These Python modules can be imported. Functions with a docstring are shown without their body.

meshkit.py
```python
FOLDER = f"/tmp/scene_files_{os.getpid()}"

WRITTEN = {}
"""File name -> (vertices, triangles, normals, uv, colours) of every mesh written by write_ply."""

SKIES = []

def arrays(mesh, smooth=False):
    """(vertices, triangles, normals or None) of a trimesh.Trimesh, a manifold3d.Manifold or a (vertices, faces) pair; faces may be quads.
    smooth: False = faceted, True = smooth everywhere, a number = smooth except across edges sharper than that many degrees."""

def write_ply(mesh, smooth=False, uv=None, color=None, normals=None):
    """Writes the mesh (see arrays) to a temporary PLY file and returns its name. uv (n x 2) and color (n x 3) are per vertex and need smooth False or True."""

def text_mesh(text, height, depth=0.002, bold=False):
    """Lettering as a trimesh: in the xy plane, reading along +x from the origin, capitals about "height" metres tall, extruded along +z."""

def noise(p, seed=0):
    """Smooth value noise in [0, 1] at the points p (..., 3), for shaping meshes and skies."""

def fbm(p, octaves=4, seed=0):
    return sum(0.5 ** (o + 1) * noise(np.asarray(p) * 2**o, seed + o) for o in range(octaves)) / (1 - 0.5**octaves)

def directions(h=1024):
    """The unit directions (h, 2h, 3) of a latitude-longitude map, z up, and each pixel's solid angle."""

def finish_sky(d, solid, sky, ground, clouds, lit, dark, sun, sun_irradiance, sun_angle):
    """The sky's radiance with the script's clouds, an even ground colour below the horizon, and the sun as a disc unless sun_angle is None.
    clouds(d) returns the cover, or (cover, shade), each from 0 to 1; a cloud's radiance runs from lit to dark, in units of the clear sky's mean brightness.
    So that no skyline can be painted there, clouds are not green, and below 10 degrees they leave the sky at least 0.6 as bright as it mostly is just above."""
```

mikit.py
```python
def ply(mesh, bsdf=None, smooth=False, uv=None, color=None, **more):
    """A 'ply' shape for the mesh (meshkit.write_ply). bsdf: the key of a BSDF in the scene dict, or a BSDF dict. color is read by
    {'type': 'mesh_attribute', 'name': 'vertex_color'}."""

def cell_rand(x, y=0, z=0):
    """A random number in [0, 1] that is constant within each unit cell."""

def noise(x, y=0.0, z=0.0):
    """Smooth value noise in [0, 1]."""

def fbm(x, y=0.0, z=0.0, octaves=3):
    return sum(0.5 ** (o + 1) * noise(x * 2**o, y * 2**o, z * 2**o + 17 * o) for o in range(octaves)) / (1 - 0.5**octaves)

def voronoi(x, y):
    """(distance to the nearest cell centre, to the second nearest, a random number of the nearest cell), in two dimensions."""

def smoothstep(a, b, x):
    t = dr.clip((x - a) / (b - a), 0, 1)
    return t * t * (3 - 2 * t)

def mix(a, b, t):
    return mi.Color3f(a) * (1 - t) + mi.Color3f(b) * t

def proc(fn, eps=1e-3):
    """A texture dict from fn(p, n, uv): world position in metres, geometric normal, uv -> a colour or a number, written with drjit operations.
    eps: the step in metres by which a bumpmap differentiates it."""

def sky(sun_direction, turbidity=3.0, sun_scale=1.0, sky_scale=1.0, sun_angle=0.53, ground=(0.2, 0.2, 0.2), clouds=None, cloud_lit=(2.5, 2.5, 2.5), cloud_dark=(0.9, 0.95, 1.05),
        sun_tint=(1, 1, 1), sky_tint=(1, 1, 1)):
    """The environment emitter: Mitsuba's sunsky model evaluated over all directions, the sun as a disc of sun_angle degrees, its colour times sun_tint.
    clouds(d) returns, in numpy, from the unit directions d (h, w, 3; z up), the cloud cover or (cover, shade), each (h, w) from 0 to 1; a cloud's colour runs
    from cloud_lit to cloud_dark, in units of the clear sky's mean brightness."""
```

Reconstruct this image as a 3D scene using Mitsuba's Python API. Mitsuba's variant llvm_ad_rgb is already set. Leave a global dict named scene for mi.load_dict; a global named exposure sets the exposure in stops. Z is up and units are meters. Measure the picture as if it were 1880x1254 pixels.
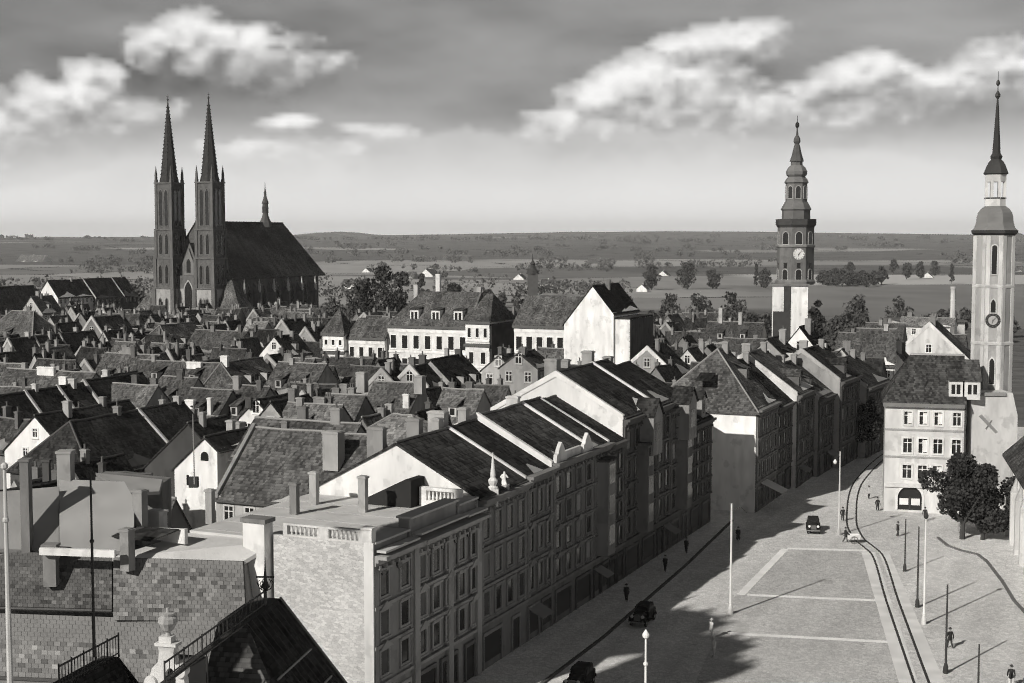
import math, numpy as np, trimesh, mitsuba as mi, drjit as dr, mikit, meshkit
import manifold3d as m3
from shapely.geometry import Polygon, box as sbox, LineString
from shapely.ops import unary_union
T = mi.ScalarTransform4f
scene, labels = {}, {}
rng = np.random.default_rng(7)

# ------------------------------------------------------------------ camera, sky, sun, exposure
F, CAMZ, HOR = 2600.0, 35.0, 438.0                      # focal length in photo pixels, eye height, horizon row
PITCH = math.atan((627 - HOR) / F)
scene['camera'] = {'type': 'perspective', 'fov': math.degrees(2 * math.atan(940 / F)), 'fov_axis': 'x', 'near_clip': 1.0, 'far_clip': 40000.0,
                   'to_world': T().look_at(origin=[0, 0, CAMZ], target=[0, math.cos(PITCH), CAMZ - math.sin(PITCH)], up=[0, 0, 1]),
                   'medium': {'type': 'ref', 'id': 'air'}}
exposure = 1.85
SUN = np.array([-0.66, -0.751, 0.582])


def clouds(d):
    """a veil that brightens towards the horizon all the way round, with cumulus lit from behind and to the left of the viewer"""
    az, el = np.degrees(np.arctan2(d[..., 0], d[..., 1])), np.degrees(np.arcsin(np.clip(d[..., 2], -1, 1)))
    Z = np.zeros_like(az)
    fb = lambda a, e, o, s: meshkit.fbm(np.stack([a, e, Z], -1), o, s) - 0.5
    banks = ((-17.9, 5.3, 1.9, .95, .9), (-16.4, 6.0, 1.3, 1.1, 1.1), (-15.2, 5.0, 2.2, .8, .8), (-19.6, 4.2, 1.9, 1.1, .7), (-12.2, 7.9, 1.9, .95, 1.1), (-10.4, 7.5, 2.6, 1.0, .95), (-14.1, 7.6, 1.0, .75, .75), (-8.0, 7.0, 2.4, .7, .5),
             (-8.9, 4.6, 1.2, .34, .95), (-5.4, 4.4, 2.0, .36, .6), (-9, 3.6, 6, .5, .4), (1.9, 4.9, 1.5, .5, .9), (3.6, 5.6, 1.8, .85, 1.1), (5.6, 6.2, 2.1, 1.2, 1.3), (7.4, 6.0, 2.6, 1.4, 1.2), (6.9, 7.6, 1.4, .7, .9), (9.0, 7.9, 2.2, .75, .95),
             (3.8, 4.4, 3.6, .6, .8), (9.6, 5.0, 3.0, .9, 1.0), (12, 4.6, 5, .45, .45), (11.8, 5.9, 1.5, .55, .8), (13.9, 6.5, 1.9, .75, 1.05), (16.6, 6.1, 2.6, .8, .95), (14.6, 5.2, 3.4, .5, .6), (19.5, 6.6, 2.6, 1.2, .7))

    def dens(a, e):
        wa, we = a + 1.1 * fb(a * .8, e * 1.3, 3, 5), e + .55 * fb(a * .8 + 7, e * 1.3, 3, 6)
        m = Z - 1
        for a0, e0, sa, se, k in banks:
            y = (we - e0) / se; y = np.where(y < 0, y * .62, y * 1.15)
            m = np.maximum(m, k - ((wa - a0) / sa) ** 2 - y * y)
        far = 2.2 * fb(a / 7, e / 3.2, 4, 21) - .5 - 9 * np.clip(1 - e / 3, 0, 1) - np.clip((e - 30) / 15, 0, 4)
        m = np.where(np.abs(a) > 23, np.maximum(m, far), m)
        return m + 1.35 * fb(a * 1.3, e * 2.0, 6, 11) - .04
    p = dens(az, el)
    up = dens(az - .30, el + .32); up2 = dens(az - .8, el + .8)
    cover = np.clip((p + .32) / 1.35, 0, 1) ** (.8 + .7 * np.clip(up - p + .1, 0, .6))
    lit = np.clip(.57 + .24 * np.clip(p - up, -1, 1) + .20 * np.clip(p - up2, -1.2, 1.2), .30, .92)
    t = np.clip((el - .9) / 5.3, 0, 1)
    veil = .80 - .56 * t * t * (3 - 2 * t)
    veil = veil - .21 * np.clip((el - 9) / 14, 0, 1) + .24 * fb(az / 5, el / 1.6, 5, 3) * np.clip(el / 5, .2, 1) * np.clip((28 - el) / 16, .1, 1) + .05 * np.clip(az / 20, -1, 1) * np.clip(el / 5, 0, 1)
    under = np.clip(dens(az + .2, el + .75), 0, 1) * np.clip(1 - cover * 1.2, 0, 1)
    # the pale sheet low in the sky with a soft, wavy upper edge
    edge = 4.55 + .9 * fb(az * .55 + 3, Z + 2, 4, 31) + .25 * fb(az * 2.2, el * 2, 3, 33) - .006 * (az - 1) ** 2
    sheet = np.clip((edge - el) / .28, 0, 1) * np.exp(-np.clip(edge - el, 0, 9) / 1.5) * np.clip(el / 1.5, 0, 1)
    veil = veil + .17 * sheet * np.clip((14 - np.abs(az + 1)) / 6, .35, 1)
    bright = (veil - .07 * under) * (1 - cover) + np.maximum(lit, veil * .9) * cover
    return np.ones_like(az), np.clip(1 - bright, 0, 1)


scene['sky'] = mikit.sky(SUN, turbidity=3, clouds=clouds, cloud_lit=(3.7, 3.68, 3.63), cloud_dark=(0.03, 0.0299, 0.0297), ground=(0.2, 0.2, 0.2), sun_tint=(0.815, 1.0, 1.41))
labels['sky'] = {'kind': 'structure'}
scene['air'] = {'type': 'homogeneous', 'albedo': {'type': 'rgb', 'value': 0.95}, 'sigma_t': 6.5e-5}
scene['haze'] = {'type': 'cube', 'to_world': T().translate([0, 4300, 65]).scale([9000, 9000, 100]), 'bsdf': {'type': 'null'}, 'interior': {'type': 'ref', 'id': 'air'}}
labels['haze'] = {'kind': 'stuff'}

# ------------------------------------------------------------------ materials (uv.x carries a surface's own tone, uv.y a seed)
TINT = (1.0, 0.993, 0.978)


def grey(v):
    return mi.Color3f(v * TINT[0], v * TINT[1], v * TINT[2])


def f_plain(p, n, uv):
    return grey(uv.x * (0.88 + 0.24 * mikit.noise(p.x * 0.9, p.y * 0.9, p.z * 0.9)))


def along(p, n):
    """horizontal distance along a face of normal n"""
    l = dr.sqrt(dr.maximum(n.x * n.x + n.y * n.y, 1e-4))
    return (p.x * n.y - p.y * n.x) / l


def f_plaster(p, n, uv):
    a = mikit.fbm(p.x * 0.35 + uv.y * 31, p.y * 0.35, p.z * 0.2)
    b = mikit.fbm(p.x * 2.2, p.y * 2.2, p.z * 0.55 + uv.y * 9)
    s = along(p, n)
    streak = mikit.noise(s * 1.7 + uv.y * 17, p.z * 0.16, uv.y * 5)
    bare = mikit.smoothstep(0.60, 0.72, mikit.fbm(s * 0.9 + uv.y * 23, p.z * 0.7 + uv.y * 11, 2.0, octaves=4)) * (0.75 + 0.25 * mikit.cell_rand(s * 3.0 + 0.5 * dr.floor(p.z * 9), p.z * 9))
    return grey(uv.x * (0.98 + 0.45 * (a - 0.5)) * (0.88 + 0.26 * b) * (0.84 + 0.26 * streak) * (1 - 0.2 * bare) * 1.06)


def f_tiles(p, n, uv):
    s, r = along(p, n), p.z * 4.2
    row = dr.floor(r)
    c = mikit.cell_rand(s * 3.4 + 0.5 * row, row, uv.y * 50)
    edge = mikit.smoothstep(0.0, 0.3, r - row)
    patch = mikit.fbm(p.x * 0.45 + uv.y * 13, p.y * 0.45, p.z * 0.45)
    streak = mikit.noise(s * 1.3 + uv.y * 40, p.z * 0.12)
    return grey(uv.x * (0.35 + 0.75 * c) * (0.6 + 0.4 * edge) * (0.4 + 1.2 * patch) * (0.7 + 0.6 * streak) * 0.88)


def f_rubble(p, n, uv):
    s = along(p, n)
    d1, d2, w = mikit.voronoi(s * 3.0, p.z * 6.5)
    joint = mikit.smoothstep(0.02, 0.16, d2 - d1)
    return grey(uv.x * (0.74 + 0.26 * joint) * (0.78 + 0.36 * w) * (0.85 + 0.3 * mikit.fbm(s * 0.5, p.z * 0.5)))


def f_cobble(p, n, uv):
    d1, d2, w = mikit.voronoi(p.x * 3.3, p.y * 3.3)
    big = mikit.fbm(p.x * 0.07, p.y * 0.07, 3.0)
    mid = mikit.fbm(p.x * 0.6, p.y * 0.6, 7.0)
    u, v = 0.9145 * p.x - 0.4046 * p.y, 0.4046 * p.x + 0.9145 * p.y
    wear = mikit.fbm(u * 0.5, v * 0.045, 5.0)
    return grey(uv.x * (0.75 + 0.25 * w) * (0.72 + 0.28 * mikit.smoothstep(0.0, 0.2, d2 - d1)) * (0.88 + 0.24 * big) * (0.9 + 0.2 * mid) * (0.83 + 0.34 * wear) * 1.12)


def f_terrain(p, n, uv):
    wx = p.x + 130 * (mikit.noise(p.x / 300, p.y / 300) - 0.5)
    wy = p.y + 160 * (mikit.noise(p.x / 260, p.y / 260, 4.0) - 0.5)
    d1, d2, plot = mikit.voronoi(wx / 420, wy / 380 + 0.2 * wx / 420)
    field = mikit.mix(mi.Color3f(0.17), mi.Color3f(0.36), mikit.smoothstep(0.15, 0.95, plot))
    near = 1 - mikit.smoothstep(620, 700, p.y)
    wood = mikit.smoothstep(0.50, 0.56, mikit.fbm(p.x / 900, p.y / 700, 9.0, octaves=4) + 0.22 * mikit.smoothstep(2600, 4200, p.y))
    hedge = (1 - mikit.smoothstep(0.02, 0.045, d2 - d1)) * mikit.smoothstep(0.45, 0.6, mikit.noise(p.x / 60, p.y / 60, 2.0))
    leafy = 0.085 + 0.07 * mikit.fbm(p.x / 30, p.y / 30, p.z / 9)
    v = field.x * (0.85 + 0.3 * mikit.fbm(p.x / 40, p.y / 90))
    # the pale stubble strips east of the river
    strip = mikit.smoothstep(1560, 1600, p.y + 0.08 * p.x) * (1 - mikit.smoothstep(1960, 2010, p.y + 0.05 * p.x)) * mikit.smoothstep(280, 330, p.x)
    meadow = mikit.smoothstep(780, 820, p.y) * (1 - mikit.smoothstep(1540, 1580, p.y + 0.08 * p.x)) * mikit.smoothstep(150, 260, p.x)
    v = v * (1 - wood) + leafy * wood
    v = v * (1 - hedge) + 0.05 * hedge
    v = v * (1 - meadow) + meadow * 0.22 * (0.8 + 0.4 * mikit.fbm(p.x / 50, p.y / 120))
    v = v * (1 - strip) + strip * 0.5
    v = v * (1 - near) + near * 0.14 * (0.6 + 0.8 * mikit.fbm(p.x * 0.2, p.y * 0.2))
    return grey(v)


def f_leaf(p, n, uv):
    return grey(uv.x * (0.6 + 0.8 * mikit.noise(p.x * 0.8, p.y * 0.8, p.z * 0.8)))






def mat(key, fn, rough=None, bump=None):
    t = mikit.proc(fn)
    b = {'type': 'diffuse', 'reflectance': t} if rough is None else {'type': 'principled', 'base_color': t, 'roughness': rough, 'specular': 0.5}
    scene[key] = {'type': 'twosided', 'bsdf': b}


mat('m_plain', f_plain); mat('m_plaster', f_plaster); mat('m_tiles', f_tiles); mat('m_rubble', f_rubble)
mat('m_cobble', f_cobble); mat('m_terrain', f_terrain); mat('m_leaf', f_leaf)
scene['m_pane'] = {'type': 'twosided', 'bsdf': {'type': 'principled', 'base_color': {'type': 'rgb', 'value': [.022, .0217, .021]}, 'roughness': 0.12, 'specular': 0.5}}
scene['m_gloss'] = {'type': 'twosided', 'bsdf': {'type': 'principled', 'base_color': {'type': 'rgb', 'value': [.02, .0197, .019]}, 'roughness': 0.7, 'specular': 0.1}}
scene['m_iron'] = {'type': 'twosided', 'bsdf': {'type': 'principled', 'base_color': {'type': 'rgb', 'value': [.03, .0295, .0285]}, 'roughness': 0.6}}

# ------------------------------------------------------------------ helpers
U = np.array([0.4046, 0.9145]); V = np.array([0.9145, -0.4046])          # along the street, and from the houses to the street
ANG = math.atan2(U[1], U[0])


def at(px, py, z=None, Y=None):
    """the point where the sight line through a photo pixel meets height z or depth Y"""
    a, b = (px - 940) / F, (627 - py) / F
    d = np.array([a, math.cos(PITCH) + b * math.sin(PITCH), -math.sin(PITCH) + b * math.cos(PITCH)])
    t = (z - CAMZ) / d[2] if z is not None else Y / d[1]
    return np.array([0, 0, CAMZ]) + t * d


class MB:
    """collects (vertices, triangles)"""
    def __init__(s): s.v, s.f, s.n = [], [], 0

    def add(s, v, f):
        v = np.asarray(v, float); s.v.append(v); s.f.append(np.asarray(f, int) + s.n); s.n += len(v); return s

    def box(s, a, b):
        (x0, y0, z0), (x1, y1, z1) = a, b
        v = np.array([[x, y, z] for x in (x0, x1) for y in (y0, y1) for z in (z0, z1)])
        return s.add(v, [[0, 1, 3], [0, 3, 2], [4, 6, 7], [4, 7, 5], [0, 4, 5], [0, 5, 1], [2, 3, 7], [2, 7, 6], [0, 2, 6], [0, 6, 4], [1, 5, 7], [1, 7, 3]])

    def slab(s, poly, off):
        """polygon (n,3) and the same moved by off, closed"""
        p = np.asarray(poly, float); n = len(p); off = np.asarray(off, float)
        f = [[0, i, i + 1] for i in range(1, n - 1)] + [[n, n + i + 1, n + i] for i in range(1, n - 1)]
        for i in range(n):
            j = (i + 1) % n; f += [[i, j + n, j], [i, i + n, j + n]]
        return s.add(np.vstack([p, p + off]), f)

    def lathe(s, prof, n=8, c=(0, 0), phase=0.0, square=False):
        """profile of (radius, z) about a vertical axis; n=4 with phase 45 gives square towers"""
        prof = np.array(prof, float); a = phase + np.arange(n) * 2 * np.pi / n
        v = np.stack([c[0] + prof[:, :1] * np.cos(a), c[1] + prof[:, :1] * np.sin(a), np.repeat(prof[:, 1:], n, 1)], -1).reshape(-1, 3)
        f = []
        for i in range(len(prof) - 1):
            for j in range(n):
                k = (j + 1) % n; q = [i * n + j, i * n + k, (i + 1) * n + k, (i + 1) * n + j]
                f += [[q[0], q[1], q[2]], [q[0], q[2], q[3]]]
        f += [[0, j + 1, j] for j in range(1, n - 1)]
        o = (len(prof) - 1) * n; f += [[o, o + j, o + j + 1] for j in range(1, n - 1)]
        return s.add(v, f)

    def tube(s, pts, r, n=6):
        p = np.asarray(pts, float); r = np.broadcast_to(r, (len(p),))
        t = np.gradient(p, axis=0); t /= np.linalg.norm(t, axis=1, keepdims=True) + 1e-12
        ref = np.where(np.abs(t[:, 2:]) < 0.9, [0, 0, 1.0], [1.0, 0, 0])
        a = np.cross(t, ref); a /= np.linalg.norm(a, axis=1, keepdims=True); b = np.cross(t, a)
        th = np.arange(n) * 2 * np.pi / n
        v = (p[:, None] + r[:, None, None] * (np.cos(th)[None, :, None] * a[:, None] + np.sin(th)[None, :, None] * b[:, None])).reshape(-1, 3)
        f = []
        for i in range(len(p) - 1):
            for j in range(n):
                k = (j + 1) % n; q = [i * n + j, i * n + k, (i + 1) * n + k, (i + 1) * n + j]
                f += [[q[0], q[1], q[2]], [q[0], q[2], q[3]]]
        f += [[0, j + 1, j] for j in range(1, n - 1)]
        o = (len(p) - 1) * n; f += [[o, o + j, o + j + 1] for j in range(1, n - 1)]
        return s.add(v, f)

    def mesh(s, tr=None):
        v = np.vstack(s.v); return (tr(v) if tr else v), np.vstack(s.f)


def put(key, mb, m='m_plain', tone=0.5, tr=None, seed=None, smooth=False):
    """ONE entry of the scene from a mesh builder, numbered when its key is taken; returns the key"""
    base, i = key, 0
    while key in scene:
        i += 1; key = f'{base}_{i:03d}'
    v, f = mb.mesh(tr) if isinstance(mb, MB) else (tr(mb[0]) if tr else mb[0], mb[1])
    uv = np.empty((len(v), 2)); uv[:, 0] = tone; uv[:, 1] = rng.random() if seed is None else seed
    if m in ('m_pane', 'm_gloss', 'm_iron'): uv = None
    scene[key] = mikit.ply((v, f), m, smooth=smooth, uv=uv)
    return key


used = set()


def thing(name, label, cat, group=None):
    key, i = name, 0
    while key in used or key in scene:
        i += 1; key = f'{name}_{i:03d}'
    used.add(key); labels[key] = {'label': label, 'category': cat}
    if group: labels[key]['group'] = group
    return key


def struct(key, mb, m, tone=0.5, **k):
    key = put(key, mb, m, tone, **k); labels[key] = {'kind': 'structure'}; return key


def frame2(o, ang):
    """local (l along ang, w to its right, z) -> world"""
    c, s = math.cos(ang), math.sin(ang)

    def tr(v):
        v = np.asarray(v, float)
        return np.stack([o[0] + v[:, 0] * c + v[:, 1] * s, o[1] + v[:, 0] * s - v[:, 1] * c, v[:, 2] + (o[2] if len(o) > 2 else 0)], 1)
    return tr


def windows(key, tr, spots, w, h, plane, side, frame=0.82, sash=0.1, m='m_plain', proud=0.07, cross=True, surround=True, depth=0.0, blinds=.28):
    """window parts on one face of a house. spots: (position along the face, sill height). plane: 'l' or 'w' face at that local coordinate, side = outward sign"""
    ax, val = plane

    def bx(mb, a0, a1, z0, z1, d0, d1):
        lo, hi = sorted((val + side * d0, val + side * d1))
        if ax == 'w': mb.box((a0, lo, z0), (a1, hi, z1))
        else: mb.box((lo, a0, z0), (hi, a1, z1))
    for a, z in spots:
        fr = MB(); t = sash
        if surround:
            e = 0.17
            for q in ((a - w / 2 - e, a - w / 2, z - e, z + h + e), (a + w / 2, a + w / 2 + e, z - e, z + h + e), (a - w / 2, a + w / 2, z + h, z + h + e), (a - w / 2, a + w / 2, z - e, z)):
                bx(fr, *q, 0, proud)
            bx(fr, a - w / 2 - e - .06, a + w / 2 + e + .06, z - e - .1, z - e, 0, proud + .1)
            wk = put(key + '__window', fr, m, frame, tr)
        else:
            wk = None
        pn = MB(); bx(pn, a - w / 2, a + w / 2, z, z + h, -0.05 - depth, 0.012 - depth)
        if wk is None: wk = put(key + '__window', pn, 'm_pane', 0, tr)
        else:
            q = rng.random(); put(wk + '__pane', pn, 'm_pane' if q > blinds else 'm_plain', 0 if q > blinds else .05 + .9 * q, tr)
        if cross:
            cr = MB(); bx(cr, a - .05, a + .05, z, z + h, 0.012 - depth, 0.045 - depth); bx(cr, a - w / 2, a - .05, z + h * .64, z + h * .64 + .09, 0.012 - depth, 0.045 - depth); bx(cr, a + .05, a + w / 2, z + h * .64, z + h * .64 + .09, 0.012 - depth, 0.045 - depth)
            put(wk + '__glazing_bar', cr, 'm_plain', 0.8, tr)


def chimney(key, tr, l, w, z0, z1, sl=0.7, sw=0.55, tone=0.3, pots=0):
    mb = MB().box((l - sl / 2, w - sw / 2, z0), (l + sl / 2, w + sw / 2, z1 - .22)).box((l - sl / 2 - .08, w - sw / 2 - .08, z1 - .22), (l + sl / 2 + .08, w + sw / 2 + .08, z1 - .06))
    mb.box((l - sl / 2 + .05, w - sw / 2 + .05, z1 - .06), (l + sl / 2 - .05, w + sw / 2 - .05, z1))
    ck = put(key + '__chimney', mb, 'm_plaster', tone, tr)
    for i in range(pots):
        pl = l + (i - (pots - 1) / 2) * 0.32
        put(ck + '__pot', MB().lathe([(.12, z1), (.1, z1 + .45), (.13, z1 + .47), (.13, z1 + .55)], 8, (pl, w)), 'm_plain', 0.14, tr)


def house(name, label, o, ang=ANG, L=12., W=9., eave=9., ridge=14., wall=0.35, roof=0.09, hip='', hipf=1.0, cop='', coptone=0.7, copr=.35, copw=.4, chim=(), dorm=(), fwin=(), rwin=(), lwin=(), base=-1.0,
          ov=0.3, wl=None, group=None, cat='house', win=(0.95, 1.45), trim=None, attic=None, skew=0.0):
    """ridge from o (its near end) along ang; w to the right. hip: ends ('f','b') that are hipped; cop: ends with raised verge coping."""
    key = thing(name, label, cat, group); tr = frame2((o[0], o[1]), ang)
    wl = W / 2 if wl is None else wl; wr = W - wl                       # half widths left and right of the ridge
    eL = eave if not skew else eave - skew
    hf, hb = (min(wl, wr) * hipf if 'f' in hip else 0), (min(wl, wr) * hipf if 'b' in hip else 0)
    l0, l1 = -hf, L + hb
    # walls: a closed prism with gables where there is no hip
    b = MB(); t = 0.22
    if 'f' in hip and 'b' in hip:
        b.box((l0, -wl, base), (l1, wr, eave))
    else:
        sec = [(-wl, base), (wr, base), (wr, eave), (0, ridge - t), (-wl, eL)]
        g0, g1 = (0 if 'f' in hip else l0), (L if 'b' in hip else l1)
        b.slab([(g0, w, z) for w, z in sec], (g1 - g0, 0, 0))
        if 'f' in hip: b.box((l0, -wl, base), (0, wr, min(eave, eL)))
        if 'b' in hip: b.box((L, -wl, base), (l1, wr, min(eave, eL)))
    put(key + '__wall', b, 'm_plaster', wall, tr)
    # roof planes as slabs
    sR, sLf = (ridge - eave) / wr, (ridge - eL) / wl
    zr, zl = eave - ov * sR, eL - ov * sLf
    f0, b1 = l0 - (ov if 'f' in hip else (0 if 'f' in cop else .12)), l1 + (ov if 'b' in hip else (0 if 'b' in cop else .12))
    r0, r1 = (0 if 'f' in hip else f0), (L if 'b' in hip else b1)
    r = MB(); dn = (0, 0, -t)
    sg = np.random.default_rng(int(abs(o[0] * 131 + o[1] * 17)) + 3); ns = 4
    dr_, de = np.r_[0, sg.uniform(-.13, .03, ns - 1), 0], np.r_[0, sg.uniform(-.06, .04, ns - 1), 0]

    def slope(x0, x1, we, ze, y0, y1):
        for i in range(ns):
            a, b2 = i / ns, (i + 1) / ns; L_ = lambda p, q, u: p + (q - p) * u
            r.slab([(L_(x0, x1, a), we, ze + de[i]), (L_(x0, x1, b2), we, ze + de[i + 1]), (L_(y0, y1, b2), 0, ridge + dr_[i + 1]), (L_(y0, y1, a), 0, ridge + dr_[i])], dn)
    slope(f0, b1, wr + ov, zr, r0, r1); slope(f0, b1, -wl - ov, zl, r0, r1)
    if 'f' in hip: r.slab([(f0, -wl - ov, zl), (f0, wr + ov, zr), (0, 0, ridge)], dn)
    if 'b' in hip: r.slab([(b1, wr + ov, zr), (b1, -wl - ov, zl), (L, 0, ridge)], dn)
    put(key + '__roof', r, 'm_tiles', roof, tr)
    rc = MB().tube([(r0 + (r1 - r0) * i / ns, 0, ridge + .02 + dr_[i]) for i in range(ns + 1)], .13, 6)
    for e, x, y in (('f', f0, r0), ('b', b1, r1)):
        if e in hip:
            rc.tube([(x, wr + ov, zr + .02), (y, 0, ridge + .02)], .12, 5); rc.tube([(x, -wl - ov, zl + .02), (y, 0, ridge + .02)], .12, 5)
    put(key + '__ridge_tiles', rc, 'm_plain', min(.3, roof * 1.9), tr)
    for e, x in (('f', l0), ('b', l1)):
        if e in cop:
            c = MB(); x0, x1 = (x - .12, x + copw - .12) if e == 'f' else (x - copw + .12, x + .12)
            c.slab([(x0, wr + .1, eave - .4), (x0, wr + .1, eave + copr), (x0, 0, ridge + copr + .05), (x0, 0, ridge - .5)], (x1 - x0, 0, 0))
            c.slab([(x0, 0, ridge - .5), (x0, 0, ridge + copr + .05), (x0, -wl - .1, eL + copr), (x0, -wl - .1, eL - .4)], (x1 - x0, 0, 0))
            put(key + '__verge_coping', c, 'm_plaster', coptone, tr)
    g = MB().tube([(f0, wr + ov + .05, zr - .12), (b1, wr + ov + .05, zr - .12)], .09, 5); put(key + '__gutter', g, 'm_plain', .1, tr)
    for c in chim:                                                     # (l, w, height above ridge level, size l, size w, tone)
        l, w, h = c[:3]; zroof = ridge - abs(w) * (sR if w > 0 else sLf)
        chimney(key, tr, l, w, zroof - .4, ridge + h, *(c[3:5] or (.8, .6)), tone=c[5] if len(c) > 5 else .3, pots=c[6] if len(c) > 6 else 0)
    for d in dorm:                                                     # (l, side, width, height, tone[, kind])
        dl, sd, dw, dh, dt = d[:5]; kind = d[5] if len(d) > 5 else 'shed'; sl = sR if sd > 0 else sLf; half = wr if sd > 0 else wl
        z0 = (eave if sd > 0 else eL) + (ridge - eave) * (d[6] if len(d) > 6 else .2); wf = (ridge - z0) / sl   # where the dormer's front stands
        zt = z0 + dh; wb = max((ridge - zt) / sl - .2, 0.0)
        wf, wb = sd * wf, sd * wb
        dm = MB(); lo, hi = sorted((wf, wb)); q = dw / 2
        if kind == 'gable':
            zg = zt + dw * .42; wbg = sd * max((ridge - zg) / sl - .3, 0)
            dm.slab([(dl - q, wf, z0 - .3), (dl + q, wf, z0 - .3), (dl + q, wf, zt), (dl, wf, zg), (dl - q, wf, zt)], (0, wb - wf, 0))
            dk = put(key + '__dormer', dm, 'm_plaster', dt, tr)
            rr = MB()
            for e in (-1, 1):
                rr.slab([(dl + e * (q + .18), wf + sd * .2, zt - .1), (dl, wf + sd * .2, zg + .1), (dl, wbg, zg + .1), (dl + e * (q + .18), wb, zt - .1)], (0, 0, .12))
            put(dk + '__roof', rr, 'm_tiles', roof, tr)
        else:
            dm.box((dl - q, lo, z0 - .3), (dl + q, hi, zt)); dk = put(key + '__dormer', dm, 'm_plaster', dt, tr)
            zb = min(zt + .9, ridge - .2); wb2 = sd * max((ridge - zb) / sl, 0)
            put(dk + '__roof', MB().slab([(dl - q - .15, wf + sd * .2, zt + .02), (dl + q + .15, wf + sd * .2, zt + .02), (dl + q + .15, wb2, zb), (dl - q - .15, wb2, zb)], (0, 0, .13)), 'm_tiles', roof, tr)
        nw = 2 if dw > 1.7 else 1
        for i in range(nw):
            c0 = dl + (i - (nw - 1) / 2) * dw * .46; ww = dw * (.34 if nw == 2 else .56)
            lo, hi = sorted((wf + sd * .02, wf - sd * .05))
            put(dk + '__pane', MB().box((c0 - ww / 2, lo, z0 + dh * .18), (c0 + ww / 2, hi, z0 + dh * .86)), 'm_pane', 0, tr)
    fr = trim if trim is not None else min(.85, wall * 1.25 + .05)
    if fwin: windows(key, tr, fwin, *win, ('l', l0), -1, fr)
    if rwin: windows(key, tr, rwin, *win, ('w', wr), 1, fr)
    if lwin: windows(key, tr, lwin, *win, ('w', -wl), -1, fr)
    return key, tr

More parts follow.
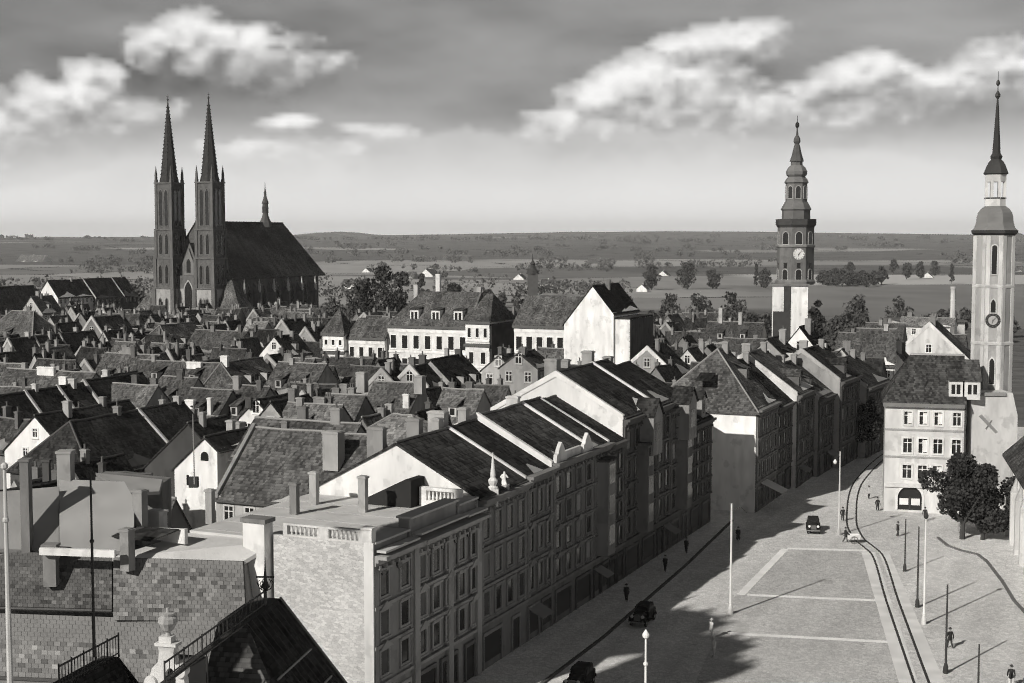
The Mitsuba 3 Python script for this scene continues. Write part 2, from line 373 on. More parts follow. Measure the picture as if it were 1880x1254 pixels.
# ------------------------------------------------------------------ land
def height(x, y):
    """town plateau, river valley, then rising wooded hills"""
    r = np.hypot(x, y) + 0 * x
    sm = lambda a, b, q: (lambda t: t * t * (3 - 2 * t))(np.clip((q - a) / (b - a), 0, 1))
    n = lambda k, sd: meshkit.fbm(np.stack([x / k, y / k, 0 * x], -1), 4, sd) - 0.5
    z = -0.06 - 15 * sm(540, 860, r) + 3 * n(300, 1) * sm(500, 900, r)
    z = z + sm(2200, 7600, r) * (54 + 44 * n(2300, 5)) + 12 * n(700, 8) * sm(1800, 3200, r)
    # the two low crests on the skyline
    for cx, cy, h, wx in ((-1020, 8200, 24, 160), (1000, 8400, 26, 1300), (-2500, 8300, 2, 900)):
        z = z + h * np.exp(-((x - cx) / wx) ** 2) * sm(6500, 8200, r)
    return z - 90 * sm(9000, 12500, r)


rings = np.concatenate([[0, 30, 60, 100, 200, 350, 500], np.arange(540, 1200, 30), np.arange(1200, 3000, 60), np.arange(3000, 9200, 120), np.arange(9200, 13100, 650)])
az = np.radians(np.concatenate([np.arange(-180, -40, 4.0), np.arange(-40, 40, 0.35), np.arange(40, 180, 4.0)]))
RR, AA = np.meshgrid(rings, az, indexing='ij')
GX, GY = RR * np.sin(AA), RR * np.cos(AA)
GZ = height(GX, GY)
na = len(az); idx = np.arange(RR.size).reshape(RR.shape); nx = np.roll(idx, -1, 1)
quad = np.stack([idx[:-1], idx[1:], nx[1:], nx[:-1]], -1).reshape(-1, 4)
scene['terrain'] = mikit.ply((np.stack([GX, GY, GZ], -1).reshape(-1, 3), quad), 'm_terrain', smooth=True)
labels['terrain'] = {'kind': 'structure'}

C0 = np.array([-9.6, 96.2])                                              # street corner of the row's first house


def sw(s, w): return C0 + s * U + w * V


def sheet(pts, z, thick=None):
    """flat polygon (world xy)"""
    p = Polygon([tuple(q[:2]) for q in pts])
    m = trimesh.creation.extrude_polygon(p, thick or 0.5, engine='earcut')
    v = np.array(m.vertices); v[:, 2] += z - (thick or 0.5)
    return v, np.array(m.faces)


def px_poly(pts, z=0.0): return [at(x, y, z=z)[:2] for x, y in pts]


struct('street', sheet([(-40, 55), (130, 55), (130, 262), (-40, 262)], 0.0), 'm_cobble', 0.70)
far = [sw(70, 6), sw(70, 14), (62, 230), (90, 330), (83, 334), (52, 232)]
sq = px_poly([(1440, 1008), (1594, 1011), (1652, 1254), (1720, 1600), (1120, 1600), (1345, 1100)])
struct('square', sheet(sq, 0.006), 'm_cobble', 0.58)


def band(a, b, width, z=0.011, tone=0.88, name='paving_line'):
    a, b = np.asarray(a)[:2], np.asarray(b)[:2]; d = (b - a) / np.linalg.norm(b - a); n = np.array([-d[1], d[0]]) * width / 2
    return struct(name, sheet([a + n, b + n, b - n, a - n], z, 0.01), 'm_plain', tone)


ln = lambda p, q: (at(*p, z=0), at(*q, z=0))
band(*ln((1360, 1092), (1441, 1008)), .8)
band(*ln((1446, 1007), (1590, 1011)), .9)
band(*ln((1372, 1092), (1622, 1103)), .75)
band(*ln((1340, 1163), (1640, 1179)), .75)
band(*ln((1594, 1013), (1668, 1254)), 1.5, z=0.016, tone=.78, name='verge_band')
band(*ln((1622, 1013), (1722, 1254)), 1.1, z=0.016, tone=.78, name='verge_band')
# raised pavements
struct('pavement', sheet([sw(-40, -1), sw(86, -1), sw(86, 2.4), sw(60, 4.2), sw(31, 5.6), sw(-40, 6)], 0.14, 0.5), 'm_cobble', 0.66)
kl = [sw(-40, 6), sw(31, 5.6), sw(60, 4.2), sw(86, 2.4)]


def kerb(pts, tone=.3, wd=.28):
    mb = MB()
    for a, b in zip(pts[:-1], pts[1:]):
        a, b = np.array(a[:2]), np.array(b[:2]); d = (b - a) / np.linalg.norm(b - a); n = np.array([-d[1], d[0]]) * wd / 2
        mb.slab([(*(a + n), -.1), (*(b + n), -.1), (*(b - n), -.1), (*(a - n), -.1)], (0, 0, .262))
    return struct('kerb', mb, 'm_plain', tone)


kerb(kl, .1)
kr = px_poly([(1722, 988), (1740, 1003), (1765, 1012), (1795, 1019), (1812, 1032), (1840, 1068), (1862, 1104), (1884, 1128), (1960, 1200)])
struct('pavement', sheet([*kr, (90, 95), (90, 215), (60, 190)], 0.15, 0.5), 'm_cobble', 0.72)
kerb(kr, .16, .3)
# tram rails
ctr = np.array(px_poly([(1668, 812), (1622, 838), (1590, 868), (1572, 893), (1564, 930), (1567, 972), (1581, 993), (1606, 1013), (1640, 1108), (1692, 1254), (1745, 1400)]))
tt = np.linspace(0, 1, len(ctr))
from scipy.interpolate import PchipInterpolator
cc = PchipInterpolator(tt, ctr)(np.linspace(0, 1, 70)); td = np.gradient(cc, axis=0); td /= np.linalg.norm(td, axis=1, keepdims=True); tn = np.stack([-td[:, 1], td[:, 0]], 1)
for e, lab in ((-.58, 'right-hand tram rail set in the cobbles, curving up the square'), (.58, 'left-hand tram rail set in the cobbles, beside the pale band')):
    k = thing('tram_rail', lab, 'rail'); mb = MB(); c = cc + e * tn
    for i in range(len(c) - 1):
        a, b, n0, n1 = c[i], c[i + 1], tn[i] * .11, tn[i + 1] * .11
        mb.slab([(*(a + n0), 0), (*(b + n1), 0), (*(b - n1), 0), (*(a - n0), 0)], (0, 0, .024))
    put(k, mb, 'm_iron')

# ------------------------------------------------------------------ the shaded street row on the left
def facade(key, tr, L, top, w0, cols, floors, seed, tone, ground=3.9, shop=True, ped=False, bay=None, l0=0.0, wscale=1.0, cornice=.7, attic=0):
    """windows, string courses, pilasters and cornice on the street face at w = w0 between l0 and l0 + L"""
    r = np.random.default_rng(seed); fh = (top - .9 - ground) / floors; pitch = L / cols; ww = min(1.15, pitch * .46) * wscale; hh = min(2.15, fh * .6)
    for f in range(floors):
        z = ground + f * fh + fh * .22
        windows(key, tr, [(l0 + pitch * (i + .5), z) for i in range(cols)], ww, hh, ('w', w0), 1, tone * 1.25, cross=False, proud=.12)
        if f == 0 or ped:
            for i in range(cols):
                c = l0 + pitch * (i + .5); mb = MB()
                if ped and f < 2 and i % 2 == 0: mb.slab([(c - ww / 2 - .35, w0, z + hh + .22), (c + ww / 2 + .35, w0, z + hh + .22), (c, w0, z + hh + .75)], (0, .3, 0))
                else: mb.box((c - ww / 2 - .3, w0, z + hh + .22), (c + ww / 2 + .3, w0 + .3, z + hh + .36))
                put(key + '__window_hood', mb, 'm_plaster', tone * 1.2, tr)
    for f in range(floors):
        z = ground + f * fh
        put(key + '__string_course', MB().box((l0 - .004, w0, z - .16), (l0 + L, w0 + .22, z + .08)), 'm_plaster', tone * 1.2, tr)
    mb = MB()
    for i, d in enumerate((.25, .45, cornice)): mb.box((l0, w0, top - .75 + i * .25), (l0 + L, w0 + d, top - .5 + i * .25))
    put(key + '__cornice', mb, 'm_plaster', tone * 1.3, tr)
    for i in range(int(L / .9)):
        c = l0 + .45 + i * .9; put(key + '__bracket', MB().box((c - .12, w0 + .004, top - 1.05), (c + .12, w0 + .4, top - .75)), 'm_plaster', tone * 1.1, tr)
    for c in (l0 + .35, l0 + L - .35):
        put(key + '__pilaster', MB().box((c - .28, w0, ground + .1), (c + .28, w0 + .14, top - .78)), 'm_plaster', tone * 1.15, tr)
    # ground floor shopfronts and doors
    n = max(2, int(L / 3.6)); p = L / n
    for i in range(n):
        c = l0 + p * (i + .5); door = r.random() < .3; h = 2.7 if shop else 2.2; q = p * .36 if not door else .75
        fr = MB().box((c - q - .15, w0, .2), (c - q, w0 + .15, h + .5)).box((c + q, w0, .2), (c + q + .15, w0 + .15, h + .5)).box((c - q, w0, h + .2), (c + q, w0 + .15, h + .5))
        k = put(key + ('__door' if door else '__shop_window'), fr, 'm_plain', tone * r.uniform(.5, 1.6), tr)
        put(k + '__pane', MB().box((c - q, w0 - .05, .2 if door else .7), (c + q, w0 + .03, h + .2)), 'm_pane', 0, tr)
        if shop and r.random() < .22:
            put(key + '__awning', MB().slab([(c - q - .2, w0 + .02, h + .4), (c + q + .2, w0 + .02, h + .4), (c + q + .2, w0 + 1.5, h - .35), (c - q - .2, w0 + 1.5, h - .35)], (0, 0, -.05)), 'm_plain', r.uniform(.06, .22), tr)
    return fh


RW = 7.35
ROW = [  # s0, s1, eave, ridge, wall tone, roof tone, cols, floors, facade top, label, options
    (17.0, 26.5, 14.5, 18.4, 0.187, .085, 4, 3, 14.2, 'street house with a broad white gable beside the flat terrace', dict(coptone=.75, dorm=[], chim=[(1.2, -2.5, 1.0, .7, 1.5, .28), (5.5, -1.2, 1.3, .8, 1.2, .3), (8.6, -.6, 1.0, .9, .7, .34)])),
    (26.5, 32.4, 14.55, 18.48, 0.165, .05, 3, 3, 14.6, 'narrow street house with a dark slate slope, second roof from the broad white gable', dict(chim=[(.8, -1.4, 1.3, .9, 1.6, .4), (4.8, -.8, 1.2, .8, .8, .35)])),
    (32.4, 42.7, 14.85, 18.85, 0.149, .10, 4, 4, 14.9, 'street house with the broad grey slate slope bounded by the widest white firewall', dict(chim=[(9.6, -.6, .8, .7, 1.2, .6)])),
    (42.7, 47.2, 14.95, 18.97, 0.198, .07, 2, 4, 14.9, 'very narrow street house squeezed between two pale copings, with a bay on its dark front', dict(chim=[])),
    (47.2, 51.6, 14.8, 18.7, 0.132, .06, 2, 4, 14.6, 'low narrow street house under the tall white stepped firewall', dict(chim=[])),
    (51.6, 62.4, 17.0, 21.2, 0.121, .075, 4, 4, 16.6, 'tall street house whose bare white firewall rises above its lower neighbour', dict(chim=[(2, -1.2, 1.2, 1.2, 1.4, .3), (5, -1.0, .9, .8, 1, .3)])),
    (62.4, 67.2, 17.1, 21.3, 0.138, .06, 2, 4, 16.7, 'slim street house with a narrow dark roof next to the tall chimneyed one', dict(chim=[(1.2, -1.0, 1.2, .9, 1.2, .28)])),
    (67.2, 75.0, 16.4, 20.4, 0.149, .06, 3, 4, 16.0, 'street house with a pale-cheeked roof dormer near the far end of the row', dict(chim=[(4, -1.4, .9, .9, 1, .3)])),
    (75.0, 84.0, 13.4, 17.4, 0.127, .06, 4, 4, 13.1, 'last house of the shaded row, lower, next to the hipped corner house', dict(chim=[], dorm=[(2.2, 1, 1.6, 2.2, .3, 'gable', 0.02), (6.6, 1, 1.6, 2.2, .3, 'gable', 0.02)])),
]
for i, (s0, s1, ev, rg, wt, rt, cols, fl, top, lab, o) in enumerate(ROW):
    if i > 2: wt *= .68                                                  # farther fronts toned darker, deepening the shade at the far end
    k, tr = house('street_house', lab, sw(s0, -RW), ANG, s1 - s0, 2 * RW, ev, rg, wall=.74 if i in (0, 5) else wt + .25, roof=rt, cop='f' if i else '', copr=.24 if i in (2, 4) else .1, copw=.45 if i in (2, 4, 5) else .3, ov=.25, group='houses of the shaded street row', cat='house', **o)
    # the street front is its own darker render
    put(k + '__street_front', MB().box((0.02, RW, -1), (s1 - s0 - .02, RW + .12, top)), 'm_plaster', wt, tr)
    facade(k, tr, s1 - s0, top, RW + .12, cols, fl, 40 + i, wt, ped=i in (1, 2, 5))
    if i in (3, 5, 7):                                                   # bay windows
        c = (s1 - s0) / 2; bw = 1.5
        bk = put(k + '__bay', MB().slab([(c - bw, RW + .12, 4.2), (c - bw + .5, RW + 1.3, 4.2), (c + bw - .5, RW + 1.3, 4.2), (c + bw, RW + .12, 4.2)], (0, 0, 9.2)), 'm_plaster', wt * 1.4, tr)
        for f in range(3): put(bk + '__pane', MB().box((c - bw + .7, RW + 1.28, 5.2 + f * 3), (c + bw - .7, RW + 1.33, 7.1 + f * 3)), 'm_pane', 0, tr)
        put(bk + '__roof', MB().slab([(c - bw - .1, RW + .1, 13.4), (c - bw + .4, RW + 1.45, 13.4), (c + bw - .4, RW + 1.45, 13.4), (c + bw + .1, RW + .1, 13.4)], (0, 0, .25)), 'm_tiles', .1, tr)
    if i in (5, 7):
        c = (s1 - s0) * (.62 if i == 5 else .5); q = 1.5
        gk = put(k + '__gable_bay', MB().slab([(c - q, RW + .12, 12.2), (c + q, RW + .12, 12.2), (c + q, RW + .12, 16.4), (c, RW + .12, 17.9), (c - q, RW + .12, 16.4)], (0, 1.5, 0)), 'm_plaster', .26, tr)
        put(gk + '__pane', MB().box((c - .8, RW + 1.6, 13.6), (c + .8, RW + 1.66, 15.6)), 'm_pane', 0, tr)
        for e in (-1, 1): put(gk + '__roof', MB().slab([(c + e * (q + .2), RW - .6, 16.3), (c + e * (q + .2), RW + 1.8, 16.3), (c, RW + 1.8, 18.05), (c, RW - .6, 18.05)], (0, 0, .14)), 'm_tiles', .06, tr)
    if i == 2:                                                           # scrolled attic gable, white tipped
        for c in (1.6, 8.3):
            sc = MB()
            pr = [(c - 1.3, 0), (c + 1.3, 0), (c + 1.15, .7), (c + .8, .8), (c + .65, 1.15), (c + .35, 1.45), (c, 1.75), (c - .35, 1.45), (c - .65, 1.15), (c - .8, .8), (c - 1.15, .7)]
            pts = [(a, RW + .05, top + z) for a, z in pr]
            n = len(pts); cen = (c, RW + .05, top + .6)
            for j in range(n): sc.slab([cen, pts[j], pts[(j + 1) % n]], (0, .35, 0))
            put(k + '__scrolled_gable', sc, 'm_plaster', .62, tr)
        put(k + '__parapet', MB().box((2.95, RW - .1, top), (6.95, RW + .2, top + .7)), 'm_plaster', .6, tr)

# ------------------------------------------------------------------ corner building with the flat terrace roof
K = thing('terrace_building', 'corner building with a pale flat roof, rubble party wall and long shaded pilastered street front', 'building')
tr = frame2(C0, ANG)                                                     # l along the street, w to the street (0 = street face)
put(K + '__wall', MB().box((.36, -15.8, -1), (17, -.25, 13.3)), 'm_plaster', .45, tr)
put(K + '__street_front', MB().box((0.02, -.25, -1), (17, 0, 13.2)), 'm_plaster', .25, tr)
put(K + '__party_wall', MB().box((0, -8.1, -1), (.355, -.26, 14.0)), 'm_rubble', .55, tr)
put(K + '__party_wall_return', MB().box((-.14, -.62, -1), (0, .12, 14.1)), 'm_plaster', .62, tr)
put(K + '__flat_roof', MB().box((.4, -15.6, 13.3), (16.9, -8.2, 13.6)).box((.4, -8.2, 13.3), (16.9, -.4, 13.6)), 'm_plain', .56, tr)
for a in np.arange(1.2, 16, 3.1):
    put(K + '__roof_seam', MB().box((a, -15.4, 13.601), (a + .07, -8.4 if a < .4 else -.6, 13.64)), 'm_plain', .42, tr)
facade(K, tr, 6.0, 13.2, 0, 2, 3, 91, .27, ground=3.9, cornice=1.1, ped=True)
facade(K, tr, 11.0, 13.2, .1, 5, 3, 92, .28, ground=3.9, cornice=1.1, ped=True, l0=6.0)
for l in (6.0, 11.5, 16.6): put(K + '__pilaster', MB().box((l - .4, 0, .2), (l + .4, .35, 13.0)), 'm_plaster', .33, tr)
for i in range(7): put(K + '__roundel', MB().lathe([(.35, 0), (.35, .12)], 10, (0, 0)), 'm_pane', 0, lambda v, c=1.4 + i * 2.3: tr(np.stack([v[:, 0] + c, .02 + v[:, 2], v[:, 1] + 11.9], 1)))
# parapets over the street: two raised lengths with pale tops
for a, b, h in ((0.3, 5.2, .35), (5.6, 13.2, 1.15), (13.5, 16.8, .75)):
    pk = put(K + '__parapet', MB().box((a, -1.0, 13.2), (b, -.1, 13.6 + h)), 'm_plaster', .3, tr)
    put(pk + '__coping', MB().box((a - .1, -1.15, 13.6 + h), (b + .1, .15, 13.75 + h)), 'm_plain', .5, tr)
    put(pk + '__ledge', MB().box((a - .1, .151, 13.3 + h * .3), (b + .1, .95, 13.45 + h * .3)), 'm_plain', .48, tr)
# balustrade on the party wall
bk = put(K + '__balustrade', MB().box((-.05, -7.2, 13.98), (.4, -.7, 14.12)).box((-.05, -7.2, 14.78), (.4, -.7, 14.92)).box((-.02, -7.25, 14.12), (.37, -6.9, 14.78)).box((-.02, -4.3, 14.12), (.37, -3.5, 14.78)).box((-.02, -1.1, 14.12), (.37, -.7, 14.78)), 'm_plaster', .6, tr)
for c in [*np.arange(-6.6, -4.4, .36), *np.arange(-3.25, -1.2, .36)]:
    put(bk + '__baluster', MB().lathe([(.07, 14.12), (.07, 14.2), (.12, 14.35), (.06, 14.6), (.08, 14.78)], 8, (.17, c)), 'm_plain', .62, tr)
put(K + '__corner_pier', MB().box((-.1, -.75, 14.0), (.5, -.02, 15.0)).box((-.2, -.85, 15.0), (.6, .08, 15.15)), 'm_plaster', .7, tr)
# white balustrade at the far end of the terrace and the parapet figures
bk = put(K + '__end_balustrade', MB().box((15.7, -4.6, 13.6), (16.2, -.9, 14.1)).box((15.7, -4.6, 14.9), (16.2, -.9, 15.15)).box((15.72, -4.6, 14.1), (16.18, -4.0, 14.9)).box((15.72, -1.5, 14.1), (16.18, -.9, 14.9)), 'm_plaster', .78, tr)
for c in np.arange(-3.8, -1.6, .34): put(bk + '__baluster', MB().lathe([(.07, 14.1), (.12, 14.3), (.06, 14.65), (.08, 14.9)], 8, (15.95, c)), 'm_plain', .75, tr)
# chimneys and small structures standing on the terrace
put(K + '__wing_roof', MB().slab([at(206, 1023, z=12.5), at(447, 1030, z=12.3), np.array([*sw(.39, -8.2), 13.4]), np.array([*sw(.39, -15.7), 13.4])], (0, 0, -.3)), 'm_plain', .54)
def stack(px, py, z0, ht, label=None, wd=.62, dp=.5, tone=.32, key=K, pot=0):
    p = at(px, py, z=z0); d = p[:2] - C0; l, w = d @ U, d @ V
    chimney(key, tr, l, w, z0 - 1.2, z0 + ht, dp, wd, tone, pot)
stack(541, 944, 13.6, 2.5, tone=.2); stack(577, 926, 13.6, 2.7, tone=.42); stack(667, 940, 13.6, 2.9, tone=.36)
stack(258, 972, 13.6, 3.0, wd=.85, dp=.7, tone=.3); stack(386, 934, 13.6, 1.6, wd=.6, tone=.36)
stack(288, 962, 13.3, 1.1, wd=1.2, dp=1.0, tone=.6); stack(234, 1016, 13.0, 1.8, wd=.75, dp=.7, tone=.26)
p = at(300, 985, z=13.3)[:2] - C0; l, w = p @ U, p @ V
put(K + '__low_parapet', MB().slab([(l - .3, w - 2.6, 13.2), (l - 1.2, w + 2.8, 13.2), (l - 1.2, w + 2.8, 14.3), (l - .3, w - 2.6, 13.8)], (.3, .05, 0)), 'm_plaster', .72, tr)
put(K + '__skylight_roof', MB().slab([(l - 2.8, w - 2.4, 13.61), (l - 3.0, w + 1.2, 13.61), (l - 1.25, w + 2.4, 14.2), (l - .5, w - 2.5, 13.9)], (0, 0, .08)), 'm_tiles', .07, tr)
# big white chimney breast at the end of the party wall
ck = put(K + '__chimney_breast', MB().box((-.8, -10.1, 6), (.3, -8.3, 14.9)), 'm_plaster', .70, tr)
put(ck + '__cap', MB().box((-.92, -10.25, 14.9), (.42, -8.15, 15.2)), 'm_plaster', .22, tr)

put(K + '__dark_shed', MB().slab([(14.6, -9.6, 13.55), (14.6, -4.75, 13.55), (14.6, -4.75, 15.8), (14.6, -5.3, 15.85), (14.6, -9.6, 13.75)], (2.35, 0, 0)), 'm_plain', .035, tr)  # near-black shed, one even tone on every face

# ------------------------------------------------------------------ twin-spired church on the left
def lancet(mb, cx, z0, h, w, y, d, n=7):
    """pointed window: polygon in the (l? , z) plane returned as points (a, z)"""
    r = w * .95; pts = [(cx - w / 2, z0), (cx + w / 2, z0), (cx + w / 2, z0 + h - w)]
    for t in np.linspace(0, 1, n)[1:]: pts.append((cx + w / 2 - w / 2 * t ** 1.6, z0 + h - w + w * t ** .8))
    for t in np.linspace(1, 0, n)[1:]: pts.append((cx - w / 2 + w / 2 * t ** 1.6, z0 + h - w + w * t ** .8))
    return pts


def arch_pts(cx, z0, h, w, n=8):
    return [(cx - w / 2, z0), (cx + w / 2, z0)] + [(cx + w / 2 * math.cos(t), z0 + h - w / 2 + w / 2 * math.sin(t)) for t in np.linspace(0, np.pi, n)]


def opening(key, tr, pts, ax, val, side, name='window', m='m_pane', tone=.03, trim=None, tw=.16, d=.03):
    """flat opening (polygon of (a, z)) on a face, with an optional raised surround as its holder"""
    out = lambda p, o: [(o, a, z) if ax == 'l' else (a, o, z) for a, z in p]
    off = (side * d, 0, 0) if ax == 'l' else (0, side * d, 0)
    poly = Polygon(pts)
    if trim is not None:
        ring = poly.buffer(tw, join_style=2).difference(poly)
        me = trimesh.creation.extrude_polygon(ring, .14, engine='earcut'); v = np.array(me.vertices)
        vv = np.stack([val + side * v[:, 2], v[:, 0], v[:, 1]], 1) if ax == 'l' else np.stack([v[:, 0], val + side * v[:, 2], v[:, 1]], 1)
        k = put(key + '__' + name, (tr(vv), np.array(me.faces)), 'm_plaster', trim)
        put(k + '__pane', MB().slab(out(pts, val + side * .005), off), m, tone, tr)
        return k
    return put(key + '__' + name, MB().slab(out(pts, val + side * .005), off), m, tone, tr)


CH = thing('twin_spired_church', 'dark gothic church with two needle spires and a huge steep nave roof', 'church')
ca = at(315, 590, Y=502)[:2]
trc = frame2(ca, ANG)                                                     # origin: centre of the left tower
ST = .125
for ti, wt in enumerate((0.0, 17.3)):
    tk = None
    put(CH + '__tower_base', MB().box((-4.3, wt - 4.3, -3), (4.3, wt + 4.3, 17.5)), 'm_plaster', .36, trc)
    b = MB()
    for q, z0, z1 in ((3.9, 17.501, 28.0), (3.6, 28.0, 38.0), (3.35, 38.0, 54.5)): b.box((-q, wt - q, z0), (q, wt + q, z1))
    tk = put(CH + '__tower', b, 'm_plaster', ST, trc)
    bt = MB()                                                            # corner buttresses, string courses, parapet
    for sl in (-1, 1):
        for sx in (-1, 1):
            for q, z0, z1, h in ((4.35, -3, 17.3, .75), (3.95, 17.3, 27.8, .65), (3.65, 27.8, 37.8, .55), (3.4, 37.8, 55.6, .45)):
                c = q - h * .5; bt.box((sl * c - h, wt + sx * c - h, z0), (sl * c + h, wt + sx * c + h, z1))
            bt.lathe([(.5, 55.6), (.45, 57.5), (.02, 60.5)], 4, (sl * 3.2, wt + sx * 3.2), math.pi / 4)
    put(tk + '__buttress', bt, 'm_plaster', ST * 1.05, trc)
    sc = MB()
    for q, z in ((4.6, 8.0), (4.6, 17.4), (4.2, 27.9), (3.9, 37.9), (3.75, 54.2)): sc.box((-q - .05, wt - q - .05, z), (q + .05, wt + q + .05, z + .45))
    put(tk + '__string_course', sc, 'm_plaster', ST * 1.2, trc)
    for ax, val, side in (('l', -1, -1), ('w', 1, 1), ('w', -1, -1)):
        for q, z0, h, ww, cs in ((3.35, 39.5, 12.6, 1.45, (-1.15, 1.15)), (3.6, 29.6, 7.0, 1.25, (-1.3, 1.3)), (3.9, 19.2, 6.6, 1.25, (-1.35, 1.35)), (4.3, 10.0, 4.0, .9, (-1.4, 1.4))):
            for c in cs:
                cx = c + (wt if ax == 'l' else 0); v = side * q if ax == 'l' else wt + side * q
                opening(tk, trc, lancet(None, cx, z0, h, ww, 0, 0), ax, v, side, trim=ST * 1.25, tw=.25)
    sp = put(CH + '__spire', MB().lathe([(3.5, 54.6), (3.35, 55.6), (2.95, 57.0), (1.9, 66.5), (.95, 75.5), (.16, 83.0), (.02, 83.4)], 8, (0, wt), math.pi / 8), 'm_plain', .05, trc)
    cr = MB()                                                            # crockets up the spire edges
    for j in range(8):
        a = math.pi / 8 + j * math.pi / 4
        for z in np.arange(57.5, 82, 1.3):
            rr = np.interp(z, [57, 66.5, 75.5, 83], [2.95, 1.9, .95, .16]) + .1
            cr.lathe([(.02, z - .2), (.2, z), (.02, z + .3)], 4, (rr * math.cos(a), wt + rr * math.sin(a)))
    ck = put(sp + '__crockets', cr, 'm_plain', .06, trc); labels[ck] = {'kind': 'stuff'}
    put(sp + '__finial', MB().lathe([(.12, 83), (.35, 83.6), (.1, 84.2), (.05, 85.4)], 6, (0, wt)).box((-.05, wt - .5, 84.6), (.05, wt + .5, 84.75)), 'm_iron', 0, trc)
mid = 8.65
put(CH + '__portal_wall', MB().box((-1.52, 4.31, -3), (-1.0, 12.98, 17.4)), 'm_plaster', .34, trc)
b = MB().box((-1.5, 3.5, -3), (3, 13.8, 22)); b.slab([(-.5, 3.6, 22), (-.5, 13.7, 22), (-.5, mid, 33.5)], (2.5, 0, 0))
put(CH + '__west_front', b, 'm_plaster', ST * 1.1, trc)
gk = put(CH + '__gable', MB().slab([(-1.2, mid - 2.4, 22.1), (-1.2, mid + 2.4, 22.1), (-1.2, mid + 2.4, 26), (-1.2, mid, 31.5), (-1.2, mid - 2.4, 26)], (.7, 0, 0)), 'm_plaster', ST * 1.45, trc)
opening(gk, trc, lancet(None, mid, 23, 5, 1.8, 0, 0), 'l', -1.2, -1)
opening(CH, trc, lancet(None, mid, 4, 16, 3.2, 0, 0), 'l', -1.52, -1, trim=.4, tw=.4)
# nave
n0, n1, hw = 3.2, 61, 14.6
b = MB().box((n0, mid - hw, -3), (n1, mid + hw, 21.8))
b.slab([(n0, mid - hw + .4, 21.8), (n0, mid + hw - .4, 21.8), (n0, mid, 40.2)], (.8, 0, 0))
put(CH + '__nave_wall', b, 'm_plaster', .10, trc)
r = MB(); o = .8; ez = 21.0
for e in (-1, 1): r.slab([(n0 - .2, mid + e * (hw + o), ez), (n1 + 4, mid + e * (hw + o), ez), (n1 - 2, mid, 41), (n0 - .2, mid, 41)], (0, 0, -.35))
r.slab([(n1 + 4, mid - hw - o, ez), (n1 + 4, mid + hw + o, ez), (n1 - 2, mid, 41)], (0, 0, -.35))
nr = put(CH + '__nave_roof', r, 'm_tiles', .09, trc)
put(nr + '__ridge', MB().tube([(n0, mid, 41.05), (n1 - 2, mid, 41.05)], .25, 5), 'm_plain', .06, trc)
for i in range(6):
    l = n0 + 5 + i * 9.4
    put(CH + '__nave_buttress', MB().box((l - .7, mid + hw, -3), (l + .7, mid + hw + 2.6, 15.5)).slab([(l - .7, mid + hw, 15.5), (l - .7, mid + hw + 2.6, 15.5), (l - .7, mid + hw, 19.5)], (1.4, 0, 0)), 'm_plaster', .11, trc)
    put(CH + '__pinnacle', MB().lathe([(.55, 15.5), (.5, 18.2), (.02, 21)], 4, (l, mid + hw + 2.1), math.pi / 4), 'm_plaster', .5, trc)
    if i < 5: opening(CH, trc, lancet(None, l + 4.7, 3, 16, 4.2, 0, 0), 'w', mid + hw, 1, trim=.13, tw=.3)
# ridge turret
fl = n1 - 14
fk = put(CH + '__ridge_turret', MB().lathe([(2.6, 39.3), (2.3, 41.2), (1.5, 42.6), (1.05, 44.2), (1.05, 48.0), (1.3, 48.4), (1.2, 48.9), (.75, 50.2), (.45, 51.4), (.5, 52.2), (.12, 54.4), (.04, 56.5)], 8, (fl, mid), math.pi / 8), 'm_plain', .10, trc)
for j in range(8):
    a = j * math.pi / 4
    put(fk + '__opening', MB().box((fl + .93 * math.cos(a) - .2, mid + .93 * math.sin(a) - .2, 44.8), (fl + .93 * math.cos(a) + .2, mid + .93 * math.sin(a) + .2, 47.2)), 'm_pane', 0, trc)
# flanking chapels with hipped roofs and pale arched doorways
for w0, w1, nm in ((-13.5, -4.4, 'l'), (21.8, 31.5, 'r')):
    k = put(CH + '__side_chapel', MB().box((-3, w0, -3), (6, w1, 9.2)), 'm_plaster', .48, trc)
    c = (w0 + w1) / 2; r = MB()
    inner = w1 - .4 if nm == 'l' else w0 + .4; outer = w0 - .4 if nm == 'l' else w1 + .4
    r.slab([(-3.5, outer, 9.1), (-3.5, inner, 9.1), (1.5, inner, 20.5), (2.5, inner - (2 if nm == 'l' else -2), 20.5)], (0, 0, -.3))
    r.slab([(-3.5, outer, 9.1), (6.5, outer, 9.1), (5.5, inner, 20.5), (2.0, inner, 20.5)], (0, 0, -.3))
    put(k + '__roof', r, 'm_tiles', .19, trc)
    opening(k, trc, arch_pts(c, 0, 7.0, 4.2), 'l', -3, -1, name='doorway', m='m_plain', tone=.07, trim=.75, tw=.7)

# ------------------------------------------------------------------ town hall tower (octagon on a pale square base)
TH = thing('town_hall_tower', 'slender clock tower with a stepped lantern roof above the town on the right', 'tower')
to = at(1459, 560, Y=345)[:2]; tt_ = frame2(to, math.radians(80))
zt = lambda py: 35 - (py - HOR) * 345 / F
b = MB().box((-4.6, -5.4, -6), (4.2, 3.0, zt(524)))
bk = put(TH + '__base', b, 'm_plaster', .78, tt_)
for w0, w1, za, zb in ((-2.7, -1.0, 524.5, 660), (-5.2, -2.7, 570, 660)): put(bk + '__dark_panel', MB().box((-4.66, w0, zt(zb)), (-4.59, w1, zt(za))), 'm_plain', .06, tt_)  # flat dark strips laid on the pale front, nothing cut in
put(bk + '__coping', MB().box((-4.9, -5.7, zt(524)), (4.5, 3.3, zt(520))), 'm_plaster', .2, tt_)
ph = math.radians(22.5) - math.radians(80) + math.radians(85)
R8 = 4.55
